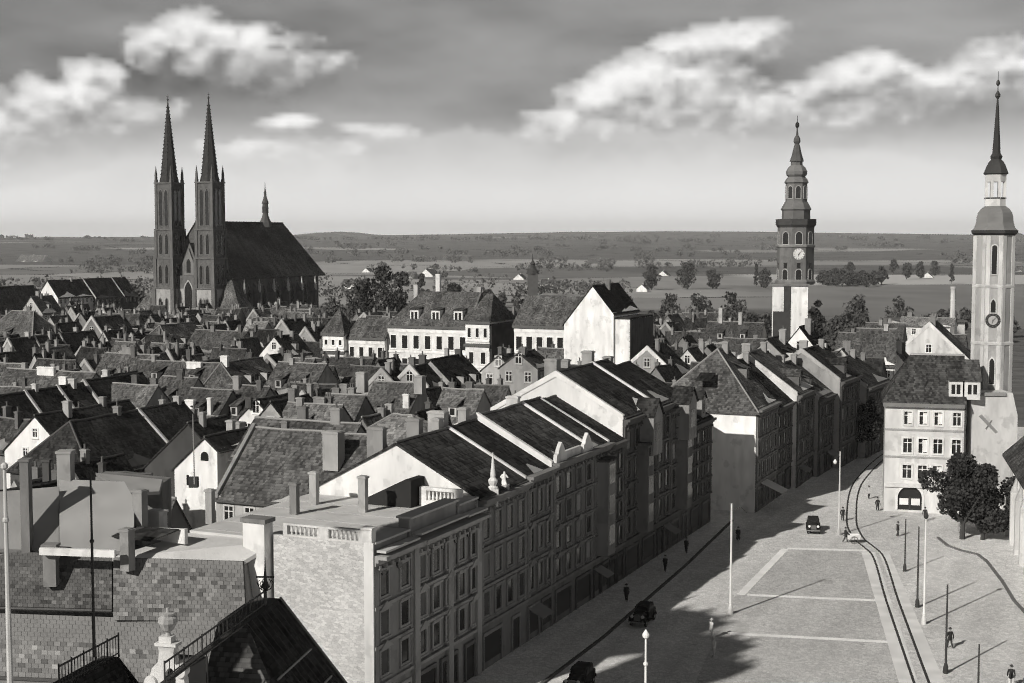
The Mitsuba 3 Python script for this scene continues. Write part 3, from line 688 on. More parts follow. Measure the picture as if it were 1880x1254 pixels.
sk = put(TH + '__octagon_shaft', MB().lathe([(R8, zt(522)), (R8 - .12, zt(414))], 8, (0, 0), math.radians(13)), 'm_plaster', .16, tt_)
cor = MB().lathe([(4.9, zt(520)), (4.95, zt(516)), (4.6, zt(512))], 8, (0, 0), math.radians(13)); put(sk + '__cornice', cor, 'm_plaster', .18, tt_)
put(sk + '__cornice', MB().lathe([(4.4, zt(455)), (4.75, zt(453)), (4.75, zt(450)), (4.4, zt(448))], 8, (0, 0), math.radians(13)), 'm_plaster', .25, tt_)
put(TH + '__gallery', MB().lathe([(4.45, zt(418)), (4.9, zt(413)), (4.95, zt(403)), (4.6, zt(402.5)), (4.6, zt(409)), (4, zt(409))], 8, (0, 0), math.radians(13)), 'm_plain', .07, tt_)


def on8(a_deg, rad, tr, w, z0, z1, d=.06, kind='arch', key=None, name='window', m='m_pane', tone=.03, trim=None):
    """an opening on a face of an octagon: a_deg = direction of the face's normal in the tower's (l, w) plane"""
    a = math.radians(a_deg); ap = rad * math.cos(math.pi / 8)
    def loc(v):
        v = np.asarray(v, float); nx, ny = math.cos(a), math.sin(a)
        return tr(np.stack([(ap + v[:, 0]) * nx - v[:, 1] * ny, (ap + v[:, 0]) * ny + v[:, 1] * nx, v[:, 2]], 1))
    pts = arch_pts(0, z0, z1 - z0, w) if kind == 'arch' else [(-w / 2, z0), (w / 2, z0), (w / 2, z1), (-w / 2, z1)] if kind == 'rect' else lancet(None, 0, z0, z1 - z0, w, 0, 0)
    return opening(key, loc, pts, 'l', 0, 1, name=name, m=m, tone=tone, trim=trim, d=d), loc


for j in range(8):
    a = 13 + 22.5 + 45 * j
    on8(a, R8 - .1, tt_, 1.5, zt(448), zt(426), key=sk, trim=.42)
    on8(a, R8, tt_, 1.4, zt(515), zt(494), key=sk, trim=.42)
    on8(a, R8 - .05, tt_, .9, zt(492), zt(482), kind='rect', key=sk)
def dial(key, loc, z, r, face=.75, hands=.04, inner=None):
    dk = put(key + '__clock_dial', (loc(np.array([[.02 + d, r * math.cos(t), z + r * math.sin(t)] for d in (0, .12) for t in np.linspace(0, 2 * np.pi, 24, endpoint=False)] + [[.14, 0, z]])),
             np.array([[48, 24 + i, 24 + (i + 1) % 24] for i in range(24)] + [[i, (i + 1) % 24, 24 + (i + 1) % 24] for i in range(24)] + [[i, 24 + (i + 1) % 24, 24 + i] for i in range(24)])), 'm_plain', face)
    if inner: put(dk + '__inner_disc', MB().slab([(.125, .62 * r * math.cos(t), z + .62 * r * math.sin(t)) for t in np.linspace(0, 2 * np.pi, 20, endpoint=False)], (.025, 0, 0)), 'm_plain', inner, loc)
    for t in range(12):
        a = t * math.pi / 6; c, s = math.cos(a), math.sin(a)
        put(dk + '__hour_mark', MB().slab([(.15, .74 * r * c - .05 * s * r, z + .74 * r * s + .05 * c * r), (.15, .93 * r * c - .05 * s * r, z + .93 * r * s + .05 * c * r), (.15, .93 * r * c + .05 * s * r, z + .93 * r * s - .05 * c * r), (.15, .74 * r * c + .05 * s * r, z + .74 * r * s - .05 * c * r)], (.04, 0, 0)), 'm_plain', hands, loc)
    for a, ln_, wd in ((2.3, .82, .07), (5.0, .55, .09)):
        c, s = math.cos(a) * r, math.sin(a) * r
        put(dk + '__hand', MB().slab([(.2, -wd * s - .15 * c, z + wd * c - .15 * s), (.2, ln_ * c, z + ln_ * s), (.2, wd * s - .15 * c, z - wd * c - .15 * s)], (.03, 0, 0)), 'm_plain', hands, loc)
for a in (13 + 22.5 + 45 * 3, 13 + 22.5 + 45 * 4, 13 + 22.5 + 45 * 5, 13 + 22.5 + 45 * 2):
    pass
_, loc = on8(13 + 22.5 + 45 * 3, R8 - .05, tt_, .4, zt(470), zt(468), kind='rect', key=sk)
dial(sk, loc, zt(466), 1.35)
ST2 = [('lantern_stage', [(3.5, zt(409)), (3.4, zt(387))], 0.144), ('skirt_roof', [(3.45, zt(387)), (3.75, zt(385)), (3.2, zt(377)), (2.75, zt(371))], 0.158), ('arcade_stage', [(2.65, zt(371)), (2.6, zt(338))], 0.173),
       ('upper_skirt', [(2.7, zt(338)), (3.0, zt(336)), (2.6, zt(330)), (2.1, zt(326))], 0.173), ('onion', [(2.0, zt(326)), (2.5, zt(322)), (2.6, zt(316)), (2.1, zt(309)), (1.5, zt(305))], 0.187),
       ('neck', [(1.45, zt(305)), (1.4, zt(298))], 0.144), ('tent_roof', [(1.75, zt(298)), (1.2, zt(285)), (.75, zt(270)), (.55, zt(266)), (.85, zt(262)), (.75, zt(256)), (.3, zt(250)), (.15, zt(238))], 0.101),
       ('finial', [(.12, zt(238)), (.5, zt(234)), (.45, zt(229)), (.1, zt(226)), (.06, zt(215))], 0.036)]
for nm, pr, tone in ST2:
    put(f'{TH}__{nm}', MB().lathe(pr, 8, (0, 0), math.radians(13)), 'm_plain', tone, tt_)
for j in range(8):
    on8(13 + 22.5 + 45 * j, 2.62, tt_, 1.15, zt(365), zt(343), key=TH + '__arcade_stage', trim=.4)

# ------------------------------------------------------------------ church tower and arcaded house on the right of the square
TC = thing('square_church_tower', 'tall pale octagonal church tower with bell-shaped roof and needle spire at the right edge', 'tower')
yo = 186.0; zc = lambda py: 35 - (py - HOR) * yo / F
to2 = at(1819, 700, Y=yo)[:2]; ta = math.radians(90 - 17); t2 = frame2(to2, ta)
R = 2.72; p8 = math.radians(22.5)
sk = put(TC + '__shaft', MB().lathe([(R + .08, zc(735)), (R + .02, zc(635)), (R, zc(430))], 8, (0, 0), p8), 'm_plaster', .36, t2)
for j in range(8):
    a = 45 * j; e = MB()
    a0 = math.radians(a); ap = R * math.cos(math.pi / 8); half = R * math.sin(math.pi / 8)
    for c in (-half + .28, half - .28):
        pts = [(ap - .02, c - .26, zc(732)), (ap + .09, c - .26, zc(732)), (ap + .09, c + .26, zc(732)), (ap - .02, c + .26, zc(732))]
        pr = lambda p: [(x * math.cos(a0) - y * math.sin(a0), x * math.sin(a0) + y * math.cos(a0), z) for x, y, z in p]
        e = MB().slab(pr(pts), (0, 0, zc(433) - zc(732))); put(sk + '__lesene', e, 'm_plaster', .55, t2)
    if j == 4:
        on8(a, R, t2, .62, zc(502), zc(450), key=sk, trim=.5)
        on8(a, R, t2, .62, zc(702), zc(655), kind='lancet', key=sk, trim=.6)
        on8(a, R, t2, .6, zc(572), zc(548), kind='lancet', key=sk, trim=.5)
_, loc = on8(180, R, t2, .3, zc(590), zc(588), kind='rect', key=sk)
dial(sk, loc, zc(586), .95, face=.05, hands=.16, inner=.4)
for z, q in ((726, .25), (632, .14), (528, .12)): put(sk + '__string_course', MB().lathe([(R + .03, zc(z)), (R + q, zc(z - 1)), (R + q, zc(z - 5)), (R + .02, zc(z - 7))], 8, (0, 0), p8), 'm_plaster', .5, t2)
put(TC + '__cornice', MB().lathe([(R, zc(432)), (R + .35, zc(428)), (R + .42, zc(423)), (R - .1, zc(422))], 8, (0, 0), p8), 'm_plain', .06, t2)
put(TC + '__bell_roof', MB().lathe([(R + .35, zc(424)), (2.72, zc(418)), (2.5, zc(409)), (2.42, zc(399)), (2.28, zc(391)), (1.9, zc(384)), (1.5, zc(380)), (1.4, zc(379))], 8, (0, 0), p8), 'm_plain', .20, t2)
lk = put(TC + '__lantern', MB().lathe([(1.4, zc(381)), (1.38, zc(366))], 8, (0, 0), p8), 'm_plaster', .6, t2)
for j in range(8):
    a = math.radians(22.5 + 45 * j); c, s = 1.2 * math.cos(a), 1.2 * math.sin(a)
    put(lk + '__post', MB().box((c - .19, s - .19, zc(366)), (c + .19, s + .19, zc(333))), 'm_plaster', .62, t2)
put(lk + '__sill', MB().lathe([(1.42, zc(366)), (1.5, zc(364.5)), (1.42, zc(363))], 8, (0, 0), p8), 'm_plain', .12, t2)
put(lk + '__head', MB().lathe([(1.4, zc(335)), (1.4, zc(322))], 8, (0, 0), p8), 'm_plaster', .5, t2)
put(TC + '__lantern_roof', MB().lathe([(1.4, zc(322)), (1.68, zc(320)), (1.5, zc(314)), (1.28, zc(306)), (1.0, zc(299)), (.72, zc(295)), (.66, zc(292))], 8, (0, 0), p8), 'm_plain', .06, t2)
put(TC + '__spire', MB().lathe([(.72, zc(293)), (.82, zc(289)), (.55, zc(283)), (.2, zc(200)), (.1, zc(184))], 8, (0, 0), p8), 'm_plain', .05, t2)
fk = put(TC + '__finial', MB().lathe([(.05, zc(186)), (.34, zc(180)), (.3, zc(176)), (.06, zc(170)), (.05, zc(162)), (.26, zc(158)), (.2, zc(153)), (.04, zc(150)), (.03, zc(135))], 8, (0, 0)), 'm_iron', 0, t2)
# tower foot: broad pale block with sloping shoulders and a sundial-like relief
fo = at(1817, 800, Y=180.5)[:2]; t3 = frame2(fo, math.radians(90))
b = MB(); zf = lambda py: 35 - (py - HOR) * 179.5 / F
b.slab([(-1.2, -2.9, -1), (-1.2, 3.1, -1), (-1.2, 3.1, zf(765)), (-1.2, 2.4, zf(722)), (-1.2, -2.9, zf(722))], (4.4, 0, 0))
kf = put(TC + '__tower_foot', b, 'm_plaster', .62, t3)
put(kf + '__ledge', MB().box((-1.45, -2.2, zf(727)), (-1.2, 1.5, zf(721))), 'm_plain', .3, t3)
put(kf + '__relief_figure', MB().slab([(-1.25, -1.9, zf(765)), (-1.25, -1.5, zf(762)), (-1.25, .6, zf(794)), (-1.25, .3, zf(797))], (.05, 0, 0)), 'm_plain', .3, t3)
put(kf + '__relief_arm', MB().slab([(-1.25, -1.0, zf(788)), (-1.25, -.85, zf(790)), (-1.25, -.1, zf(773)), (-1.25, -.25, zf(772))], (.05, 0, 0)), 'm_plain', .2, t3)

# arcaded house in front of the tower
A = thing('arcaded_house', 'pale four-storey house with a round ground-floor arch and hipped dark roof under the church tower', 'house')
ao = at(1622, 938, z=0)[:2]; ta_ = frame2(ao, math.radians(76))         # l into depth, w to the right
AW, AE = 9.9, zf(741)
zb = lambda py: 35 - (py - HOR) * 182.5 / F
wall = Polygon([(0, 0), (AW, 0), (AW, AE), (0, AE)])
holes, rows = [], ((752, 775, 3, .92), (801, 827, 3, 1.05), (850, 874, 3, 1.05))
xs = [(1662 - 1622) * .0702, (1689 - 1622) * .0702, (1715 - 1622) * .0702, (1750 - 1622) * .0702 - .2]
for y0, y1, _, ww in rows:
    for x in xs: holes.append(sbox(x - ww / 2, zb(y1), x + ww / 2, zb(y0)))
archp = Polygon(arch_pts((1668 - 1622) * .0702, .25, 3.1, 3.0, 14))
me = trimesh.creation.extrude_polygon(wall.difference(unary_union(holes + [archp])), .3, engine='earcut'); v = np.array(me.vertices)
put(A + '__front_wall', (ta_(np.stack([v[:, 2], v[:, 0], v[:, 1]], 1)), np.array(me.faces)), 'm_plaster', .62)
put(A + '__wall', MB().box((.31, 0, -1), (11, AW, AE - .01)), 'm_plaster', .46, ta_)
for y0, y1, _, ww in rows:
    for i, x in enumerate(xs):
        z0, z1 = zb(y1), zb(y0); out = sbox(x - ww / 2, z0, x + ww / 2, z1); ring = out.buffer(.22, join_style=2).difference(out)
        me = trimesh.creation.extrude_polygon(ring, .1, engine='earcut'); v = np.array(me.vertices)
        k = put(A + '__window', (ta_(np.stack([-v[:, 2], v[:, 0], v[:, 1]], 1)), np.array(me.faces)), 'm_plaster', .72)
        put(k + '__pane', MB().box((.2, x - ww / 2, z0), (.29, x + ww / 2, z1)), 'm_pane', 0, ta_)
        put(k + '__glazing_bar', MB().box((.14, x - .05, z0), (.2, x + .05, z1)).box((.14, x - ww / 2, z0 + (z1 - z0) * .66), (.2, x - .05, z0 + (z1 - z0) * .66 + .1)).box((.14, x + .05, z0 + (z1 - z0) * .66), (.2, x + ww / 2, z0 + (z1 - z0) * .66 + .1)), 'm_plain', .8, ta_)
        if (i, y0) in ((0, 752), (1, 752), (2, 752), (1, 801), (2, 850)): put(k + '__curtain', MB().box((.17, x + .05, z0 + .1), (.195, x + ww / 2, z1 - .15)), 'm_plain', .75, ta_)
for y in (787, 837): put(A + '__string_course', MB().box((-.1, 0, zb(y)), (-.002, AW - .05, zb(y - 3.5))), 'm_plaster', .36, ta_)
put(A + '__ground_cornice', MB().box((-.28, 0, zb(891)), (-.002, AW - .4, zb(884))), 'm_plaster', .62, ta_)
put(A + '__eaves_cornice', MB().box((-.5, -.3, AE - .5), (-.002, AW - .2, AE)), 'm_plaster', .2, ta_)
ak = put(A + '__archway', (lambda me: (ta_(np.stack([-np.array(me.vertices)[:, 2], np.array(me.vertices)[:, 0], np.array(me.vertices)[:, 1]], 1)), np.array(me.faces)))(trimesh.creation.extrude_polygon(archp.buffer(.3).difference(archp.union(sbox(-9, -9, 20, .26))).buffer(0), .1, engine='earcut')), 'm_plaster', .7)
cx = (1668 - 1622) * .0702
put(ak + '__dark_panel', MB().box((.27, cx - 1.5, .25), (.302, cx + 1.5, 3.3)), 'm_pane', 0, ta_)
for q in (-1, 1): put(ak + '__shop_blind', MB().box((.1, cx + q * .72 - .55, .9), (.16, cx + q * .72 + .55, 1.75)), 'm_plain', .75, ta_)
put(ak + '__mullion', MB().box((.08, cx - .1, .25), (.2, cx + .1, 2.0)), 'm_plain', .06, ta_)
r = MB(); zr = 19.7; e = .45
r.slab([(-e, -e, AE - .1), (-e, AW, AE - .1), (5.5, AW, zr), (5.5, 3.1, zr)], (0, 0, .2)); r.slab([(-e, -e, AE - .1), (11.4, -e, AE - .1), (5.5, 3.1, zr)], (0, 0, .2)); r.slab([(11.4, -e, AE - .1), (11.4, AW, AE - .1), (5.5, AW, zr), (5.5, 3.1, zr)], (0, 0, .2))
rk = put(A + '__roof', r, 'm_tiles', .10, ta_)
put(A + '__ridge_tiles', MB().tube([(5.5, 3.1, zr + .2), (5.5, AW, zr + .2)], .16, 5), 'm_plain', .4, ta_)
for x, ww in ((8.6, 1.7), (10.6, 1.9)):
    dz = zf(733)
    dk = put(A + '__dormer', MB().box((.4, x - ww / 2, dz), (4, x + ww / 2, dz + 2.4)), 'm_plaster', .68, ta_)
    put(dk + '__roof', MB().slab([(.1, x - ww / 2 - .15, dz + 2.4), (.1, x + ww / 2 + .15, dz + 2.4), (5.2, x + ww / 2 + .15, dz + 4.6), (5.2, x - ww / 2 - .15, dz + 4.6)], (0, 0, .14)), 'm_tiles', .11, ta_)
    for q in (-.32, .32): put(dk + '__pane', MB().box((.36, x + q - .22, dz + .7), (.42, x + q + .22, dz + 1.9)), 'm_pane', 0, ta_)
put(A + '__downpipe', MB().tube([(-.12, AW - .15, AE - .5), (-.12, AW - .15, .1)], .09, 6), 'm_plain', .1, ta_)
# buttressed church nave at the right edge
N = thing('square_church_nave', 'buttressed church side wall with a dark roof running out of the right edge', 'church')
no = at(1862, 1000, z=0)[:2]; tn_ = frame2(no, math.radians(-104))
put(N + '__wall', MB().box((-6, -14, -1), (40, 0, 9.6)), 'm_plaster', .46, tn_)
rr = MB().slab([(-7, .9, 9.2), (40, .9, 9.2), (40, -7, 17.5), (-3, -7, 17.5)], (0, 0, .25)).slab([(-7, .9, 9.2), (-3, -7, 17.5), (-7, -15, 9.2)], (0, 0, .25)).slab([(-7, -15, 9.2), (-3, -7, 17.5), (40, -7, 17.5), (40, -15, 9.2)], (0, 0, .25))
put(N + '__roof', rr, 'm_tiles', .13, tn_)
put(N + '__eaves', MB().box((-6.6, .002, 8.9), (40, .6, 9.15)), 'm_plain', .1, tn_)
for i in range(8):
    l = -4.6 + i * 5.2
    put(N + '__buttress', MB().box((l - .45, .002, -.5), (l + .45, .6, 6.2)).slab([(l - .45, .002, 6.2), (l - .45, .6, 6.2), (l - .45, .002, 7.8)], (.9, 0, 0)), 'm_plaster', .55, tn_)
    if i < 7: opening(N, tn_, lancet(None, l + 2.6, 2.4, 5.6, 1.6, 0, 0), 'w', 0, 1, trim=.66, tw=.25)

# unseen tower assumed from its shadow; crown turrets shaped to fill that shadow
GT = thing('gate_tower', 'unseen tower outside the left edge, its crown shaped to shade the square', 'tower')
gt = frame2(np.array([-36.2, 60.0]), math.atan2(.755, .655))
put(GT + '__shaft', MB().box((-2.8, -2.2, -1), (2.8, 2.4, 40.4)), 'm_rubble', .3, gt)
for w, r_, z0, z1 in ((-6.0, 3.9, 45.2, 50.6), (.5, 3.0, 41.6, 46.8), (4.2, 2.3, 40.2, 43.2)):
    tk = put(GT + '__shadow_turret', MB().lathe([(1.2, z0 - 3.2), (r_, z0), (r_, z1 - 1.6), (r_ + .4, z1 - 1.2), (r_ + .4, z1)], 10, (.3 * w, w)), 'm_plaster', .34, gt)
    for j in range(10):
        a = math.radians(36 * j); put(tk + '__merlon', MB().box((.3 * w + r_ * math.cos(a) - .5, w + r_ * math.sin(a) - .35, z1), (.3 * w + r_ * math.cos(a) + .35, w + r_ * math.sin(a) + .35, z1 + .9)), 'm_plaster', .34, gt)
    put(tk + '__cap', MB().lathe([(r_ - .5, z1 + .01), (r_ * .5, z1 + 1.0), (.05, z1 + 1.9)], 10, (.3 * w, w)), 'm_plain', .08, gt)

# ------------------------------------------------------------------ the old town's roofs
AV = ANG - math.pi / 2
foot = []                                                                # footprints, to keep the infill houses clear


def note(o, ang, L, W, hipx=0):
    c, s = math.cos(ang), math.sin(ang); o = np.asarray(o)[:2]
    q = [o + a * np.array([c, s]) + b * np.array([s, -c]) for a, b in ((-hipx - .5, -W / 2 - .5), (L + hipx + .5, -W / 2 - .5), (L + hipx + .5, W / 2 + .5), (-hipx - .5, W / 2 + .5))]
    foot.append(Polygon([tuple(x) for x in q]))


def town(label, kind, px, py, z, L, W, drop, name='town_house', group=None, rot=0.0, wins=True, **o):
    p = at(px, py, z=z); ang = (ANG if kind == 'U' else AV) + math.radians(rot); r = np.random.default_rng(int(px * 7 + py))
    hip = o.get('hip', ''); hx = W / 2 * o.get('hipf', 1) if hip else 0
    if kind == 'V': ch = [(r.uniform(1, L - 1), r.uniform(-1.2, .4), r.uniform(.6, 1.5), r.uniform(.7, 1.2), .6, r.uniform(.1, .34), int(r.integers(0, 3))) for _ in range(r.integers(2, 5))]
    else: ch = [(r.uniform(.15, .95) * L, r.uniform(-.8, 1.2), r.uniform(.6, 1.5), .6, r.uniform(.6, 1.2), r.uniform(.1, .34), int(r.integers(0, 2))) for _ in range(r.integers(2, 5))]
    o.setdefault('chim', ch); o.setdefault('wall', r.uniform(.16, .36)); o.setdefault('roof', .1)
    eave = z - drop; wl = o.get('wl', W / 2)
    if wins and 'fwin' not in o and kind == 'U' and 'f' not in hip:
        o['fwin'] = [(c, eave - 2.2) for c in (np.arange(-1, 2) * W * .27 if W > 8 else np.array([-.25, .25]) * W)] + [(0, eave + drop * .3)]
    if wins and 'rwin' not in o: o['rwin'] = [(c, eave - 2.3) for c in np.arange(1.5, L - .8, 2.4)]
    if 'dorm' not in o and r.random() < .5 and drop > 3.5: o['dorm'] = [(L * q, 1, 1.2, 1.3, r.uniform(.3, .6), 'shed', .22) for q in ((.3, .7) if L > 9 else (.5,))]
    note(p, ang, L, W, hx)
    return house(name, label, p, ang, L, W, eave, z, group=group, **o)


TOWN = [
    # far left, before the church
    ('dark steep-roofed house cut by the left edge of the view, farthest row', 'U', -34, 528, 20, 22, 13, 8, dict(roof=.06)),
    ('house under a broad grey hipped roof at the left edge, below the farthest row', 'V', 22, 570, 17, 7, 15, 8, dict(hip='fb', hipf=.8, roof=.17)),
    ('small house with a grey gable in front of the bright pointed gable', 'U', 57, 544, 17.6, 9, 8.5, 5, dict(wall=.45, roof=.13)),
    ('house with a short pale verge below the dark far row', 'U', 168, 582, 15.5, 12, 9, 5.6, dict(cop='f', coptone=.5, roof=.09)),
    ('grey-roofed house tucked under the dark far row left of the church', 'V', 176, 575, 14.5, 9, 10, 4.5, dict(roof=.12)),
    ('wide grey roof facing the viewer, left of the church square', 'V', 195, 648, 14.2, 12, 13, 6, dict(roof=.16)),
    ('long grey tiled roof behind the dark house row on the left', 'V', 14, 676, 14, 18, 12, 5, dict(roof=.17, chim=[(8.6, .6, .6, 3.4, .6, .8), (13.6, 2.4, -.6, 1.4, .6, .8), (3, -.6, 1, .8, .6, .3)])),
    ('house before the church towers with a grey hip towards the viewer', 'U', 293, 597, 14.5, 13, 12.5, 5.8, dict(hip='f', hipf=.45, roof=.14)),
    ('grey tiled roof at the foot of the twin towers', 'V', 360, 605, 14.3, 14, 11, 4.6, dict(roof=.13)),
    ('low long grey roof in front of the church, with a white end wall', 'V', 258, 660, 13.4, 20, 10, 4, dict(roof=.13, chim=[(12.5, 1.0, .1, 3.0, .7, .8), (3, 0, .9, .7, .6, .3)])),
    ('dark roof with a pale verge right of the church towers', 'U', 517, 588, 15.2, 11, 11, 7, dict(cop='f', coptone=.45, roof=.06)),
    ('small house with a white gable peak among dark slopes below the nave', 'U', 503, 617, 14.5, 9, 7.5, 4, dict(wall=.72, roof=.06)),
    ('pale lean-roofed house below the church nave', 'V', 455, 590, 14.4, 6, 10, 5, dict(roof=.3, wall=.5)),
    ('dark roof below the right end of the church nave', 'U', 560, 602, 14, 9, 10, 6, dict(roof=.065, cop='f', coptone=.4)),
    ('house with a pointed grey hip and white verge in mid town', 'U', 405, 666, 14, 12, 8.6, 4.6, dict(wl=3.4, hip='f', hipf=.35, roof=.12, chim=[(.6, .4, 1.2, .6, 1.4, .7)])),
    ('broad grey roof beside the pavilion of the long white building', 'V', 512, 664, 14, 9.5, 12, 5, dict(roof=.17)),
    ('grey roof in the middle of the town, left of the pointed hip', 'V', 300, 690, 13.8, 6.5, 10, 5, dict(roof=.13)),
    ('pale grey roof below the slanting dark wall on the left', 'V', 208, 703, 14, 8, 11, 5, dict(roof=.19)),
    ('grey roof with two white chimney breasts in mid town', 'V', 352, 712, 13.6, 7, 10, 4.5, dict(roof=.12, chim=[(2.4, 3.6, -1.2, 1.4, .6, .8), (5.6, 3.4, -.8, .6, .6, .75)])),
    ('grey slope with a thin verge between two dark roofs in mid town', 'V', 420, 706, 14, 7, 10, 5, dict(roof=.12)),
    ('low house with a white gable triangle split by a dark chimney', 'U', 470, 733, 13.4, 8, 5.6, 2.6, dict(wall=.8, roof=.06, chim=[(-.5, -.8, .3, .5, .9, .08)])),
    ('dark triangular roof beside the white gable triangle', 'U', 497, 737, 14.2, 9, 9.5, 5, dict(roof=.06)),
    ('pale grey roof above the big tiled roof of the foreground', 'V', 530, 738, 14, 8, 10, 4.5, dict(roof=.27)),
    ('grey roof with dark chimney pair left of the tall firewall', 'V', 600, 722, 14, 6, 10, 5, dict(roof=.16)),
    ('plain grey firewall roof between two tall chimney stacks', 'V', 688, 700, 14.6, 7.6, 12, 5.6, dict(roof=.16, chim=[(-1.4, 1.2, 1.4, 1.4, 1.2, .34), (7.8, 1.0, 1.2, 1.3, 1.2, .34), (6.8, 3.2, -1.2, .9, .4, .7)])),
    ('small dark roof with a pale verge under the long white building', 'U', 752, 673, 15, 6, 6.5, 3.2, dict(roof=.06, cop='f', coptone=.5)),
    ('second small dark roof under the long white building, left of the first', 'U', 700, 679, 14.6, 5, 7, 3.5, dict(roof=.06, cop='f', coptone=.4)),
    ('large black roof below the pavilion of the long white building', 'U', 790, 660, 15, 12, 12, 5.5, dict(roof=.04)),
    ('house with a plain grey gable standing before the white building', 'U', 952, 647, 17, 6.5, 6.6, 2.4, dict(wall=.30, roof=.09)),
    ('house with a paler grey gable left of the plain grey one', 'U', 915, 652, 16.4, 6, 6, 2.4, dict(wall=.42, roof=.12)),
    ('pavilion with a pale pyramid roof behind the white street gable', 'V', 722, 760, 14.8, 2.4, 8.5, 3, dict(hip='fb', roof=.36, chim=[])),
    ('grey roof behind the first street chimneys', 'V', 815, 712, 14.6, 6, 9, 4.4, dict(roof=.2)),
    # nearer dark row on the left
    ('black roof behind the white half-gable', 'U', 345, 776, 14.8, 7, 12, 5.2, dict(roof=.06, wall=.07, fwin=[], chim=[(5.5, 2.6, -.4, 1.2, 1.5, .34), (2, .5, 1, .6, .6, .3)])),
    ('broad grey roof behind the ridge of the big foreground roof', 'V', 470, 766, 16.4, 12.5, 9, 3.5, dict(roof=.17)),
    # right-hand middle
    ('dark roof with a broad white verge right of the school', 'U', 1188, 638, 15, 11, 11, 5, dict(roof=.06, cop='f', coptone=.8)),
    ('house with a half-timbered gable behind the street row', 'U', 1262, 640, 13.6, 8, 7, 4, dict(wall=.55, roof=.08)),
    ('grey roof with a tall pale chimney left of the town hall tower', 'V', 1300, 590, 14.6, 14, 11, 5, dict(roof=.10, chim=[(3.2, 0, 3.4, .9, .8, .5), (8.2, .3, 2.4, .8, .7, .45)])),
    ('pale-walled roof below the town hall tower', 'V', 1330, 620, 14, 12, 9, 3.5, dict(roof=.12)),
    ('house with big white gable and black roof below the town hall tower', 'U', 1468, 600, 18.6, 10, 9.5, 6, dict(wall=.8, roof=.035)),
    ('dark roof left of the white gable below the town hall tower', 'U', 1408, 622, 17.4, 10, 11, 5, dict(roof=.06)),
    ('grey roof behind the timbered house right of the narrow street', 'V', 1590, 592, 15, 9, 10, 5, dict(roof=.13)),
    ('house with a pale sloping verge behind the arcaded house', 'U', 1706, 594, 18.5, 12, 17, 8, dict(roof=.15, wall=.6, cop='f', coptone=.7)),
    ('grey tiled house behind the arcaded roof, near the church tower', 'V', 1690, 612, 15.5, 9, 10, 4, dict(roof=.13, wall=.5)),
    ('low white-walled building with flat roof line beside the church tower', 'V', 1655, 582, 14, 14, 8, 2, dict(roof=.3, wall=.7)),
    ('dark house front closing the end of the narrow street', 'V', 1536, 655, 14.5, 8, 9, 4.5, dict(roof=.06, wall=.07)),
    ('small house under a grey roof beyond the narrow street', 'V', 1540, 610, 13, 7, 9, 4, dict(roof=.12)),
]
# houses standing in closed rows along one ridge line: (label, length, ridge step, width, drop, options)
ROWS = [
    ((87, 515, 20), [('tall house with a bright white pointed gable left of the twin-spired church', 18.6, 0, 9.4, 6, dict(wall=.78, coptone=.7, roof=.06)), ('dark-roofed house behind the bright pointed gable, with one pale verge', 16, .1, 12, 7, dict(roof=.06, wall=.1, coptone=.5)),
                     ('short dark-roofed house against the church chapel, last of the far row', 8, .1, 12, 7, dict(roof=.06, wall=.1, coptone=.45))]),
    ((14, 622, 14.5), [('steep house with a thick pale verge near the left edge, midway down', 7.6, 0, 8.5, 6.2, dict(roof=.08, coptone=.5)), ('steep house second in the row of three thin pale verges', 7.6, .1, 8.5, 6.2, dict(roof=.085, coptone=.36, wall=.12)),
                       ('steep house third in the row of pale verges, with a wide dark slope', 11, .1, 8.5, 6.2, dict(roof=.075, coptone=.38, wall=.12))]),
    ((-60, 734, 14.3), [('nearest of the black roofs at the left edge', 10.3, 0, 11, 6, dict(roof=.06, wall=.2)), ('black roof at the left edge beyond the white gable house', 6.3, .1, 11, 6, dict(roof=.06, wall=.1, coptone=.45)),
                        ('black roof in a row, with a pale verge and white dormer cheek', 5.4, .1, 11, 6, dict(roof=.06, wall=.1, coptone=.5, dorm=[(2.5, 1, 1.4, 1.3, .7, 'shed', .25)])), ('longest black slope on the left, with a thin verge running down right', 13, .3, 14, 7.6, dict(roof=.06, wall=.08, coptone=.45, copr=.2, dorm=[]))]),
    ((128, 774, 13.9), [('black roof right of the white gable house', 12.2, 0, 12, 5.4, dict(roof=.06, wall=.08, dorm=[], hip='f', hipf=.55)), ('black roof with a lit verge between longest slope and thin rod', 9, .1, 12, 5.4, dict(roof=.06, wall=.08, coptone=.45, copr=.2, dorm=[]))]),
]
for (px, py, z), items in ROWS:
    p = at(px, py, z=z)[:2]; zz = z
    for j, (lab, L, dz, W, drop, o) in enumerate(items):
        zz += dz; note(p, ANG, L - .6, W); r = np.random.default_rng(int(abs(px) + j * 5))
        o = {**dict(copr=.22, copw=.36, cop='f' if j or px == 14 else '', chim=[(L * r.uniform(.3, .9), r.uniform(-.8, .6), r.uniform(.6, 1.3), .6, r.uniform(.6, 1.1), r.uniform(.25, .5), 1)], rwin=[(c, zz - drop - 2.2) for c in np.arange(1.4, L - .8, 2.3)]), **o}
        house('town_house', lab, p, ANG, L, W, zz - drop, zz, **o)
        p = p + L * U
for row in TOWN:
    *a, o = row; town(*a, **o)

